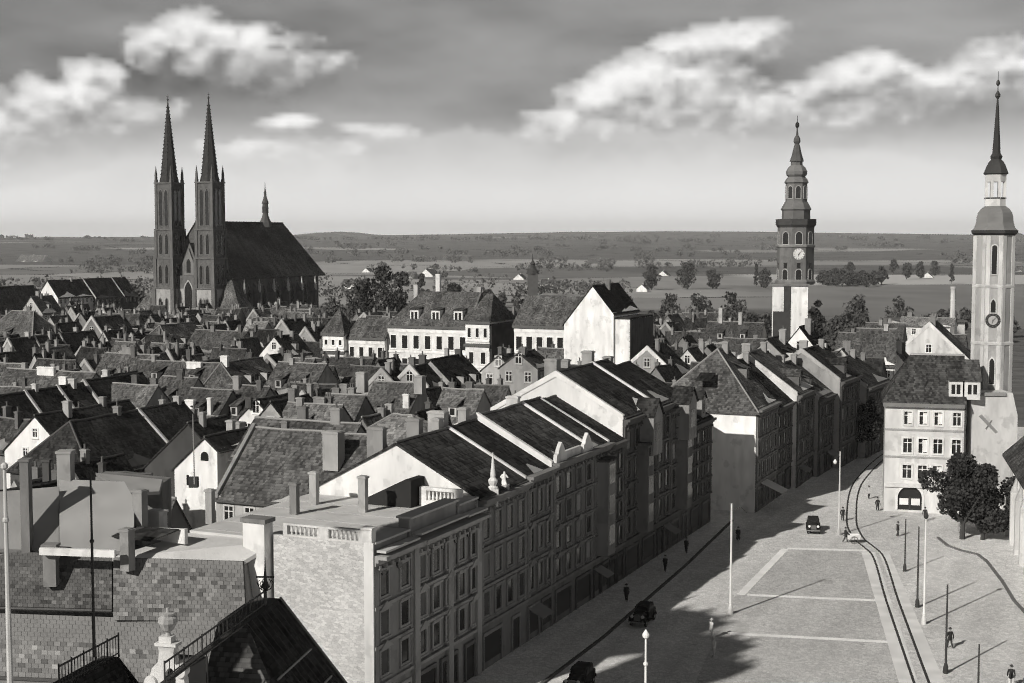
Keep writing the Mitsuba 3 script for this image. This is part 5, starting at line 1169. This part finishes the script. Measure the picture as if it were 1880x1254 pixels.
# white figures on the parapet of the second street house
def figure_group(key, o, tone=.78, h=1.9):
    parts = [((0, 0, 0), .34, (0, 0, .8), .27), ((0, 0, .8), .28, (.05, 0, 1.3), .24), ((.05, 0, 1.3), .1, (.06, -.03, 1.6), .15), ((.25, 0, 1.25), .13, (.5, -.1, .95), .11), ((-.2, 0, 1.25), .13, (-.42, -.1, 1.0), .11), ((-.42, -.1, 1.0), .1, (-.2, -.2, .8), .09), ((.1, -.1, .6), .16, (.3, -.35, .1), .12)]
    m = None
    for a, ra, b, rb in parts:
        ha = m3.Manifold.hull(m3.Manifold.sphere(ra, 12).translate(a) + m3.Manifold.sphere(rb, 12).translate(b)); m = ha if m is None else m + ha
    q = m.to_mesh(); put(key, (np.asarray(q.vert_properties)[:, :3] * h / 1.9 + o, np.asarray(q.tri_verts)), 'm_plaster', tone, smooth=True)


for s, w, lab, sc in ((20.1, -.1, 'white stone obelisk on the street parapet beside the small figure', 1.7), (22.3, -.1, 'small white stone figure farther along the street parapet', 1.2)):
    o = sw(s, w); k = thing(*(('parapet_statue', lab, 'statue') if s > 21 else ('parapet_obelisk', lab, 'obelisk'))); pl = MB().box((o[0] - .45, o[1] - .45, 13.2), (o[0] + .45, o[1] + .45, 14.6)); put(k + '__pedestal', pl, 'm_plaster', .6); figure_group(k + '__figure', np.array([o[0], o[1], 14.6]), h=sc) if s > 21 else put(k + '__obelisk', MB().lathe([(.42, 14.6), (.42, 14.75), (.25, 14.85), (.36, 15.1), (.4, 15.3), (.2, 15.55), (.22, 15.7), (.03, 17.6)], 10, (o[0], o[1])), 'm_plaster', .75)

# ------------------------------------------------------------------ trees
def leaves(lumps, n, size, seed):
    """n leaf clumps, two triangles each, scattered through overlapping lumps (x, y, z, radius)"""
    r = np.random.default_rng(seed); L = np.array(lumps, float); w = L[:, 3] ** 2; i = r.choice(len(L), n, p=w / w.sum())
    d = r.normal(size=(n, 3)); d /= np.linalg.norm(d, axis=1, keepdims=True)
    c = L[i, :3] + d * (L[i, 3] * r.uniform(.55, 1.08, n) ** .6)[:, None] * np.array([1, 1, .85])
    a = r.normal(size=(n, 3)) + d * .2; a /= np.linalg.norm(a, axis=1, keepdims=True); b = np.cross(a, r.normal(size=(n, 3))); b /= np.linalg.norm(b, axis=1, keepdims=True)
    s = (size * r.uniform(.6, 1.3, n))[:, None]
    v = np.stack([c - a * s, c + b * s * .7, c + a * s, c - b * s * .7], 1).reshape(-1, 3); k = np.arange(n)[:, None] * 4
    return v, np.vstack([k + [0, 1, 2], k + [0, 2, 3]])


def crown_lumps(w, h, seed, n=24, tall=False, spread=.8):
    r = np.random.default_rng(seed); out = []
    for _ in range(n):
        z = r.uniform(0, 1); q = math.sin(math.pi * (z * .85 + .1)) if not tall else 1 - .75 * z
        a = r.uniform(0, 2 * math.pi); rr = r.uniform(.1, spread) * w / 2 * q
        out.append((rr * math.cos(a), rr * math.sin(a), h * (.1 + .8 * z), w * r.uniform(.09, .2) * (1 if not tall else .8)))
    out.append((0, 0, h * .5, w * .22)); return out


def tree(label, x, y, h, w, seed, n=700, leaf=.8, tone=.06, group=None, tall=False, z=None, kind='tree', stem=None, lumps=24, spread=.8):
    k = thing(kind, label, 'tree', group); z0 = float(height(np.array(x), np.array(y))) if z is None else z; th = h * (stem if stem is not None else .22 if not tall else .1)
    t = MB(); tr0 = max(.12, w * .028); t.tube([(0, 0, -.5), (.05, .02, th * .6), (.1, 0, th + h * .25)], [tr0 * 1.25, tr0, tr0 * .6], 7)
    r = np.random.default_rng(seed + 5)
    for j in range(5):
        a = j * 1.26 + r.uniform(-.3, .3); t.tube([(.05, 0, th * .8), (math.cos(a) * w * .14, math.sin(a) * w * .14, th + h * .16), (math.cos(a) * w * .27, math.sin(a) * w * .27, th + h * .34)], [tr0 * .6, tr0 * .4, tr0 * .15], 5)
    off = np.array([x, y, z0]); mv = lambda v: v + off
    put(k + '__trunk', t, 'm_plain', .06, mv)
    L = [(a, b, c + th, d) for a, b, c, d in crown_lumps(w, h - th, seed, n=lumps, tall=tall, spread=spread)]
    v, f = leaves(L, n, leaf, seed); put(k + '__crown', (v + off, f), 'm_leaf', tone)


def gx(px, Y): return (px - 940) / F * Y
p = at(1766, 992, z=0); tree('dark leafy tree on the pavement before the arcaded house and church', p[0], p[1], 9.8, 10.2, 11, n=7000, leaf=.22, tone=.055, z=.1, lumps=15, spread=1.0)
p = at(1822, 1000, z=0); tree('larger dark tree against the buttressed church wall', p[0] - .5, p[1] + 2, 9.2, 8.6, 12, n=6500, leaf=.22, tone=.05, z=.1, lumps=15, spread=1.0, stem=.12)
p = at(1606, 842, z=0); tree('dark round-crowned tree at the mouth of the narrow street', p[0] - 1.2, p[1] + 1, 9.8, 7.2, 13, n=4200, leaf=.28, tone=.035, z=0)
p = at(1588, 838, z=0); tree('dark tree behind the round-crowned one, deeper in the narrow street', p[0], p[1] + 9, 10.5, 7, 15, n=3000, leaf=.32, tone=.035, z=0, stem=.12)
tree('tall dark tree right behind the town hall tower', gx(1500, 372), 372, 20, 7.5, 14, n=1600, leaf=.8, tone=.05, tall=True)
for i, (px, Y, h, w, lab) in enumerate(((1196, 1380, 25, 23, 'left of two big dark trees beside the far white house on the right'), (1262, 1400, 26, 26, 'biggest dark tree in the fields right of the far white house'), (1308, 1420, 19, 22, 'dark tree joined to the right of the biggest field tree'),
                                    (1405, 1450, 22, 17, 'round dark tree in the fields just left of the town hall tower'), (1388, 1500, 26, 6, 'narrow poplar left of the town hall tower'), (1747, 1560, 24, 7, 'narrow poplar left of the church tower shaft'),
                                    (700, 520, 27, 17, 'big dark tree between the church nave and the white building'), (668, 500, 22, 15, 'dark tree nearest the right end of the church nave'), (735, 560, 24, 14, 'dark tree above the left end of the white building'),
                                    (775, 900, 30, 11, 'tall tree standing out against the far woods above the white building'), (893, 700, 21, 14, 'dark tree above the school pavilion'), (835, 620, 19, 12, 'dark tree behind the white chimney of the white building'))):
    tree(lab, gx(px, Y), Y, h, w, 30 + i, n=900, leaf=max(.8, Y / 1100), tone=.06, tall=w < 8, stem=.04)
r6 = np.random.default_rng(77); n6 = 0
spots = []
for px in np.arange(-12, 300, 17): spots.append((px + r6.uniform(-5, 5), r6.uniform(585, 680), r6.uniform(15, 20.5), r6.uniform(10, 15), .09))
for px in np.arange(1180, 1420, 13): spots.append((px + r6.uniform(-6, 6), r6.uniform(440, 560), r6.uniform(6, 11), r6.uniform(7, 12), .08))
for px, Y in ((1283, 640), (1342, 660), (1232, 700)): spots.append((px, Y, 16, 15, .07))
for px in np.arange(1500, 1640, 12): spots.append((px + r6.uniform(-6, 6), r6.uniform(400, 520), r6.uniform(5, 9.5), r6.uniform(7, 11), .085))
for px in np.arange(1640, 1880, 22): spots.append((px + r6.uniform(-6, 6), r6.uniform(460, 620), r6.uniform(5, 9), r6.uniform(7, 11), .085))
for px, Y in ((1652, 640), (1575, 600)): spots.append((px, Y, 13, 14, .08))
for px in np.arange(610, 1180, 34): spots.append((px + r6.uniform(-8, 8), r6.uniform(620, 1050), r6.uniform(10, 17), r6.uniform(10, 16), .09))
for px in np.arange(1510, 1620, 12): spots.append((px, r6.uniform(1480, 1560), r6.uniform(14, 20), r6.uniform(16, 22), .055))
for px in (1640, 1664, 1690, 1716, 1560): spots.append((px, r6.uniform(1700, 2100), r6.uniform(16, 24), r6.uniform(14, 20), .055))
for i, (px, Y, h, w, tn) in enumerate(spots):
    tree('bushy tree in the belt between the last roofs and the open fields', gx(px, Y), Y, h, w, 100 + i, n=420, leaf=max(.85, Y / 900), tone=tn, stem=.06, group='trees in the belt behind the town')
# far woods and hedges: one mass
v_, f_, at_ = [], [], 0
for i in range(900):
    Y = 900 * (7.6 ** r6.random()); px = r6.uniform(-60, 1940); X = gx(px, Y)
    nz = float(meshkit.fbm(np.array([X / 420, Y / 330, .5]), 3, 4))
    if nz < .53 and Y < 5600 and r6.random() < .97: continue
    if px > 1120 and Y < 2300: continue
    if 1350 < Y < 2150 and px > 1130: continue
    h, w = r6.uniform(9, 19), r6.uniform(16, 44) * (1 + Y / 5000); z0 = float(height(np.array(X), np.array(Y)))
    L = [(X + r6.uniform(-.5, .5) * w, Y + r6.uniform(-.4, .4) * w, z0 + h * r6.uniform(.3, .7), h * r6.uniform(.3, .5)) for _ in range(6)]
    v, f = leaves(L, 90, max(1.6, Y / 1000), 1000 + i); v_.append(v); f_.append(f + at_); at_ += len(v)
put('far_woods', (np.vstack(v_), np.vstack(f_)), 'm_leaf', .10); labels['far_woods'] = {'label': 'scattered far woods, hedges and orchards between the fields', 'category': 'woods', 'kind': 'stuff'}

# ------------------------------------------------------------------ houses and a factory chimney beyond the town
FAR = [('small white far house with a steep roof beside the two big dark field trees', 1216, 497, 1150, 9, 9, .75, .12, 'U'), ('white gabled house at the edge of the fields right of the blank gable', 1178, 522, 760, 8, 9, .8, .12, 'U'),
       ('grey far house with a white gable above the white building', 782, 494, 640, 17, 12, .75, .14, 'U'), ('long grey far roof left of that white-gabled house', 735, 498, 660, 14, 12, .3, .15, 'V'), ('far house with a white gable over the school pavilion', 952, 503, 560, 9, 9, .75, .12, 'U'),
       ('grey far house with two white chimneys right of the dark turret', 995, 512, 560, 11, 9, .4, .12, 'V'), ('tiny white far house between the church nave and the trees', 672, 492, 900, 8, 8, .78, .15, 'U'), ('low white far house wall right of the church nave', 632, 512, 760, 22, 8, .7, .12, 'V'),
       ('pale far barn in the fields left of the church', 40, 468, 2300, 26, 14, .6, .2, 'V'), ('small white far gable in the fields near the church tower', 1702, 500, 1480, 9, 9, .7, .12, 'U'), ('pale far house at the right edge behind the church tower', 1864, 488, 1300, 14, 10, .7, .15, 'V'),
       ('far village house with a pale wall on the plain above the white building', 815, 468, 1900, 24, 12, .65, .15, 'V'), ('far village roof left of the pale-walled village house', 760, 470, 1850, 18, 12, .5, .12, 'V'), ('far farmhouse in the middle of the plain', 1080, 474, 1900, 20, 12, .6, .14, 'V')]
for lab, px, py, Y, L, W, wt, rt, kd in FAR:
    Ys = np.arange(430.0, 4200, 20); k_ = np.argmin(np.abs(35 - (py - HOR) * Ys / F - height(gx(px, 1) * Ys, Ys) - (L * .25 + W * .35 + 1.5))); Y = float(Ys[k_])
    if Y > 900: L, W = L * Y / 1150, W * Y / 1150
    x = gx(px, Y); z0 = float(height(np.array(x), np.array(Y))); z = 35 - (py - HOR) * Y / F
    house('far_house', lab, (x, Y), (ANG if kd == 'U' else AV) + .05, L, W, z - W * .42, z, wall=wt, roof=rt, base=z0 - 1, chim=[(L * .5, 0, 1.2, .8, .8, .6)], ov=.4,
          rwin=[(c, z - W * .42 - 2.6) for c in np.arange(2, L - 1, 3.2)], win=(1.1, 1.5), group='houses beyond the town')
k = thing('roof_turret', 'small dark domed turret above the far roofs in the middle', 'turret'); x = gx(978, 560)
put(k + '__shaft', MB().box((x - 2, 558, 0), (x + 2, 562, 35 - (502 - HOR) * 560 / F)), 'm_plain', .1)
put(k + '__dome', MB().lathe([(2.6, 21), (2.2, 22.2), (1.0, 23.4), (.8, 24.6), (1.1, 25), (.3, 26.4), (.08, 29)], 8, (x, 560)), 'm_plain', .06)
k = thing('factory_chimney', 'slender pale factory chimney left of the church tower', 'chimney'); x = gx(1750, 420)
put(k, MB().lathe([(1.0, 0), (.7, 35 - (531 - HOR) * 420 / F), (.85, 35 - (530 - HOR) * 420 / F), (.85, 35 - (526 - HOR) * 420 / F)], 12, (x, 420)), 'm_plaster', .62)
k = thing('factory_hall', 'long low pale hall at the foot of the factory chimney', 'building'); put(k + '__wall', MB().box((gx(1665, 415), 416, -1), (gx(1775, 415), 432, 10.5)), 'm_plaster', .55); put(k + '__roof', MB().box((gx(1662, 415), 415, 10.5), (gx(1778, 415), 433, 11)), 'm_plain', .12)

# ------------------------------------------------------------------ poles and lamps on the square
def street_pole(label, foot_px, top_px, r0, tone, lamp=None, arm=None, kind='tram_pole', knobs=((.12, .14), (.55, .1))):
    a = at(*foot_px, z=0.0); h = (foot_px[1] - top_px[1]) * a[1] / F * 1.015
    k = mast(kind, label, 'pole', a - [0, 0, .2], a + [0, 0, h], r0, r0 * .6, tone=tone, knobs=knobs)
    put(k + '__base', MB().lathe([(r0 * 2, 0), (r0 * 1.9, .5), (r0 * 1.2, .8)], 8), 'm_plain', tone * .8, lambda v: v + a)
    if arm: put(k + '__arm', MB().tube([(0, 0, h * .93), (arm * .6, -.1, h * .97), (arm, -.1, h * .92)], .035, 5), 'm_iron', 0, lambda v: v + a)
    if lamp:
        put(k + '__lamp', MB().lathe([(.05, 0), (.2, .12), (.24, .3), (.12, .5), (.04, .62)], 10), 'm_plain', lamp, lambda v: v + a + [arm or 0, -.1 if arm else 0, h * (.9 if arm else 1) - (.5 if arm else 0)])
street_pole('white tall pole at the corner of the ruled lines on the square', (1341, 1127), (1345, 922), .13, .72, arm=1.4)
street_pole('pale pole with a globe beside the far bend of the tram rails', (1540, 982), (1543, 828), .12, .6, lamp=.8, arm=-.6)
street_pole('thin dark pole, farthest of the two standing close together on the right', (1661, 1049), (1661, 952), .10, .07)
street_pole('dark pole just left of the white lamp pole', (1684, 1115), (1684, 965), .11, .07)
street_pole('white lamp pole with a dark lantern on top, right of the rails', (1696, 1146), (1699, 950), .11, .75, lamp=.05, kind='lamp_post')
street_pole('dark pole at the lower right with a pedestrian beside it', (1736, 1236), (1737, 1070), .11, .06)
street_pole('dark pole cut by the bottom edge at the lower right', (1795, 1300), (1795, 1180), .10, .06)
street_pole('white lamp pole rising from the bottom edge in the shaded street', (1184, 1420), (1190, 1166), .10, .8, lamp=.8, kind='lamp_post', knobs=((.12, .14), (.82, .16)))

# ------------------------------------------------------------------ people
def person(label, px, py, facing=0., stride=.25, coat=.04, legs=.05, hat=.05, skirt=False, h=1.72, z=0., arm=(.2, -.2)):
    o = at(px, py, z=z); k = thing('person', label, 'person'); s = h / 1.72; c, sn = math.cos(facing), math.sin(facing)
    tr_ = lambda v: np.stack([o[0] + s * (v[:, 0] * c - v[:, 1] * sn), o[1] + s * (v[:, 0] * sn + v[:, 1] * c), z + s * v[:, 2]], 1)   # x forward, y left
    def chain(bones, refine=.05, taubin=6):
        m = None
        for a, ra, b, rb in bones:
            q = m3.Manifold.hull(m3.Manifold.sphere(ra, 12).translate(a) + m3.Manifold.sphere(rb, 12).translate(b)); m = q if m is None else m + q
        q = m.refine_to_length(refine).to_mesh(); t = trimesh.Trimesh(np.asarray(q.vert_properties)[:, :3], np.asarray(q.tri_verts), process=True)
        trimesh.smoothing.filter_taubin(t, iterations=taubin); return np.array(t.vertices), np.array(t.faces)
    f = stride; hipL, hipR = (0, .1, .9), (0, -.1, .9); kneL, kneR = (f * .6, .1, .5), (-f * .25, -.1, .49); ankL, ankR = (f * .75, .1, .1), (-f * 1.0, -.1, .14)
    a1, a2 = arm; shL, shR = (0, .2, 1.38), (0, -.2, 1.38); elL, elR = (a1 * .5 - .02, .25, 1.1), (a2 * .5 - .02, -.25, 1.1); haL, haR = (a1 + .06, .24, .86), (a2 + .06, -.24, .86)
    body = [((0, 0, 1.42), .06, (0.01, 0, 1.52), .055), ((.015, 0, 1.6), .095, (.02, 0, 1.66), .088), ((.1, 0, 1.6), .02, (.08, 0, 1.57), .03), ((0, 0, 1.0), .13, (0, 0, 1.35), .14), ((0, .08, 1.36), .09, (0, -.08, 1.36), .09), ((0, .07, .92), .11, (0, -.07, .92), .11),
            (hipL, .095, kneL, .065), (kneL, .065, ankL, .045), (hipR, .095, kneR, .065), (kneR, .065, ankR, .045), (ankL, .045, (ankL[0] + .17, .1, .045), .035), (ankR, .045, (ankR[0] + .17, -.1, .06), .035),
            (shL, .06, elL, .045), (elL, .043, haL, .032), (shR, .06, elR, .045), (elR, .043, haR, .032)]
    for hnd, sd in ((haL, 1), (haR, -1)):
        body.append((hnd, .035, (hnd[0] + .02, hnd[1], hnd[2] - .07), .03))
        for i in range(4): body.append(((hnd[0] - .015 + i * .02, hnd[1], hnd[2] - .09), .011, (hnd[0] + .0 + i * .02, hnd[1] - sd * .015, hnd[2] - .16 + abs(i - 1.3) * .008), .008))
        body.append(((hnd[0] + .03, hnd[1], hnd[2] - .04), .013, (hnd[0] + .065, hnd[1] - sd * .01, hnd[2] - .1), .01))
    put(k + '__body', chain(body), 'm_plain', .34, tr_, smooth=True)
    top = [((0, .1, 1.37), .105, (0, -.1, 1.37), .105), ((0, 0, 1.34), .155, (0, 0, 1.0), .145), ((0, .06, 1.0), .13, (0, .06, .82), .15), ((0, -.06, 1.0), .13, (0, -.06, .82), .15), (shL, .075, elL, .062), (elL, .06, haL, .045), (shR, .075, elR, .062), (elR, .06, haR, .045)]
    if skirt: top += [((0, .05, .9), .15, (.02, .06, .42), .2), ((0, -.05, .9), .15, (.02, -.06, .42), .2)]
    put(k + '__coat', chain(top), 'm_plain', coat, tr_, smooth=True)
    if not skirt: put(k + '__trousers', chain([(hipL, .11, kneL, .085), (kneL, .083, ankL, .065), (hipR, .11, kneR, .085), (kneR, .083, ankR, .065), (hipL, .11, hipR, .11)]), 'm_plain', legs, tr_, smooth=True)
    put(k + '__hat', MB().lathe([(.17, 1.69), (.165, 1.705), (.1, 1.71), (.095, 1.80), (.05, 1.825)], 14, (.015, 0)), 'm_plain', hat, tr_, smooth=False)


person('dark-clad walker on the left pavement nearest the shopfronts, in shade', 1221, 1050, facing=1.1, z=.14)
person('dark-clad walker farther up the shaded left pavement', 1260, 1016, facing=-2.0, z=.14, stride=.2)
person('person in a dark dress in shade beside the white tall pole', 1355, 995, facing=1.2, skirt=True)
person('pedestrian in dark coat standing by the bend of the tram rails', 1547, 957, facing=-1.6, stride=.08)
person('pedestrian in black before the arcaded house, at its left corner', 1611, 938, facing=-1.2, stride=.1)
person('pedestrian with pale legs right of the arcade arch', 1698, 957, facing=-1.5, legs=.6, stride=.15)
person('dark figure beside the pole at the lower right', 1744, 1190, facing=2.0, coat=.03)
person('pedestrian in dark jacket and white skirt at the bottom right', 1856, 1262, facing=1.4, coat=.04, skirt=False, legs=.75)
person('pale-clad person at the edge of the shadow, farther of two', 1306, 1172, facing=.5, coat=.6, legs=.5, hat=.5, stride=.12)
person('pale-clad person at the edge of the shadow, nearer of two', 1310, 1206, facing=-2.5, coat=.58, legs=.5, hat=.55, stride=.12)
person('person in light coat near the curving rails before the arcaded house', 1595, 916, facing=.8, coat=.45, stride=.15)
person('small dark pedestrian on the cobbles between rails and right kerb', 1648, 985, facing=.3, stride=.2)
person('person in dark clothes pushing the white handcart', 1552, 996, facing=-.2, arm=(.45, .45), stride=.3)
person('dark walker in the shaded road, near the parked car', 1150, 1105, facing=-1.8, coat=.035, z=.14)
# handcart
o = at(1566, 997, z=0); k = thing('handcart', 'small white handcart near the bend of the tram rails', 'cart'); mv = lambda v: v + o
put(k + '__box', MB().slab([(-.7, -.4, .5), (.7, -.4, .5), (.7, .4, .5), (-.7, .4, .5)], (0, 0, .08)).slab([(-.7, -.42, .58), (.7, -.42, .58), (.75, -.5, 1.0), (-.75, -.5, 1.0)], (0, .05, 0)).slab([(-.7, .42, .58), (.7, .42, .58), (.75, .5, 1.0), (-.75, .5, 1.0)], (0, -.05, 0)).slab([(.66, -.42, .58), (.66, .42, .58), (.72, .5, 1.0), (.72, -.5, 1.0)], (.05, 0, 0)), 'm_plain', .75, mv)
put(k + '__handle', MB().tube([(-.7, -.35, .55), (-1.2, -.35, .95)], .03, 5).tube([(-.7, .35, .55), (-1.2, .35, .95)], .03, 5).tube([(-1.2, -.35, .95), (-1.2, .35, .95)], .03, 5), 'm_plain', .2, mv)
for s_ in (-1, 1): put(k + '__wheel', MB().tube([(.42 * math.cos(t), s_ * .56, .44 + .42 * math.sin(t)) for t in np.linspace(0, 2 * np.pi, 17)], .035, 5).tube([(-.4, s_ * .56, .44), (.4, s_ * .56, .44)], .02, 4).tube([(0, s_ * .56, .04), (0, s_ * .56, .84)], .02, 4), 'm_plain', .1, mv)

# ------------------------------------------------------------------ motor cars of the period
def car(label, px, py, facing, tone=.02, lights=.8):
    o = at(px, py, z=0); k = thing('motor_car', label, 'car'); c, s = math.cos(facing), math.sin(facing)
    tr_ = lambda v: np.stack([o[0] + v[:, 0] * c - v[:, 1] * s, o[1] + v[:, 0] * s + v[:, 1] * c, v[:, 2]], 1)
    ex = lambda pts, y0, y1: MB().slab([(x, y0, z) for x, z in pts], (0, y1 - y0, 0))
    def rounded(boxes, r=.09):
        m = None
        for (x0, y0, z0), (x1, y1, z1), (x2, y2, z2), (x3, y3, z3) in boxes:       # bottom corners then top corners
            q = [m3.Manifold.sphere(r, 10).translate((x, y, z)) for (xa, ya, za), (xb, yb, zb) in (((x0, y0, z0), (x1, y1, z1)), ((x2, y2, z2), (x3, y3, z3))) for x in (xa, xb) for y in (ya, yb) for z in (za,)]
            hq = m3.Manifold.hull(sum(q[1:], q[0])); m = hq if m is None else m + hq
        q = m.to_mesh(); return np.asarray(q.vert_properties)[:, :3], np.asarray(q.tri_verts)
    put(k + '__body', rounded([((-1.75, -.62, .5), (.35, .62, .5), (-1.7, -.66, 1.05), (.35, .66, 1.05)), ((.3, -.36, .5), (1.75, .36, .5), (.3, -.38, 1.1), (1.7, .3, 1.05))]), 'm_gloss', 0, tr_, smooth=35)
    put(k + '__cabin', rounded([((-1.6, -.6, 1.0), (.42, .6, 1.0), (-1.35, -.55, 1.6), (.2, .55, 1.62))], .07), 'm_gloss', 0, tr_, smooth=35)
    put(k + '__windscreen', MB().slab([(.5, -.5, 1.12), (.5, .5, 1.12), (.3, .46, 1.55), (.3, -.46, 1.55)], (.012, 0, 0)), 'm_plain', .025, tr_)
    for y in (-.683, .671):
        for x0, x1 in ((-1.2, -.5), (-.4, .25)): put(k + '__side_window', MB().box((x0, y, 1.12), (x1, y + .012, 1.5)), 'm_pane', 0, tr_)
    put(k + '__radiator', MB().box((1.77, -.3, .5), (1.83, .3, 1.12)), 'm_plain', .14, tr_)
    put(k + '__bumper', MB().tube([(1.95, -.75, .5), (2.05, 0, .5), (1.95, .75, .5)], .05, 6), 'm_plain', .3, tr_)
    for y in (-.5, .5): put(k + '__headlight', MB().lathe([(.04, -.1), (.14, 0), (.15, .08), (.02, .1)], 12), 'm_plain', lights, lambda v, y=y: tr_(np.stack([v[:, 2] + 1.72, v[:, 0] + y, v[:, 1] + .98], 1)))
    for x in (-1.25, 1.3):
        for y in (-.68, .68):
            wk_ = put(k + '__wheel', MB().lathe([(.1, -.07), (.33, -.09), (.36, 0), (.33, .09), (.1, .07)], 18), 'm_plain', .035, lambda v, x=x, y=y: tr_(np.stack([v[:, 0] + x, v[:, 2] + y, v[:, 1] + .36], 1)))
            put(wk_ + '__hub', MB().lathe([(.02, -.12), (.12, -.1), (.12, .1), (.02, .12)], 12), 'm_plain', .4, lambda v, x=x, y=y: tr_(np.stack([v[:, 0] + x, v[:, 2] + y, v[:, 1] + .36], 1)))
            th = np.linspace(.05, np.pi - .2, 9); fd = MB(); q = [(x + .48 * math.cos(t), .36 + .48 * math.sin(t)) for t in th]
            for a_, b_ in zip(q[:-1], q[1:]): fd.slab([(a_[0], y - .16, a_[1]), (b_[0], y - .16, b_[1]), (b_[0], y + .16, b_[1]), (a_[0], y + .16, a_[1])], (0, 0, .03))
            put(k + '__mudguard', fd, 'm_gloss', 0, tr_)
    for y in (-.72, .72): put(k + '__running_board', MB().box((-.8, y - .12, .36), (.8, y + .12, .4)), 'm_gloss', 0, tr_)


car('black old-fashioned saloon car driving towards the viewer across the sunlit square', 1493, 976, -1.75)
car('dark old-fashioned car parked in the shaded street', 1180, 1143, -1.95, lights=.5)
car('dark car at the bottom of the shaded street by the kerb, cut by the frame', 1064, 1262, -1.95, lights=.4)
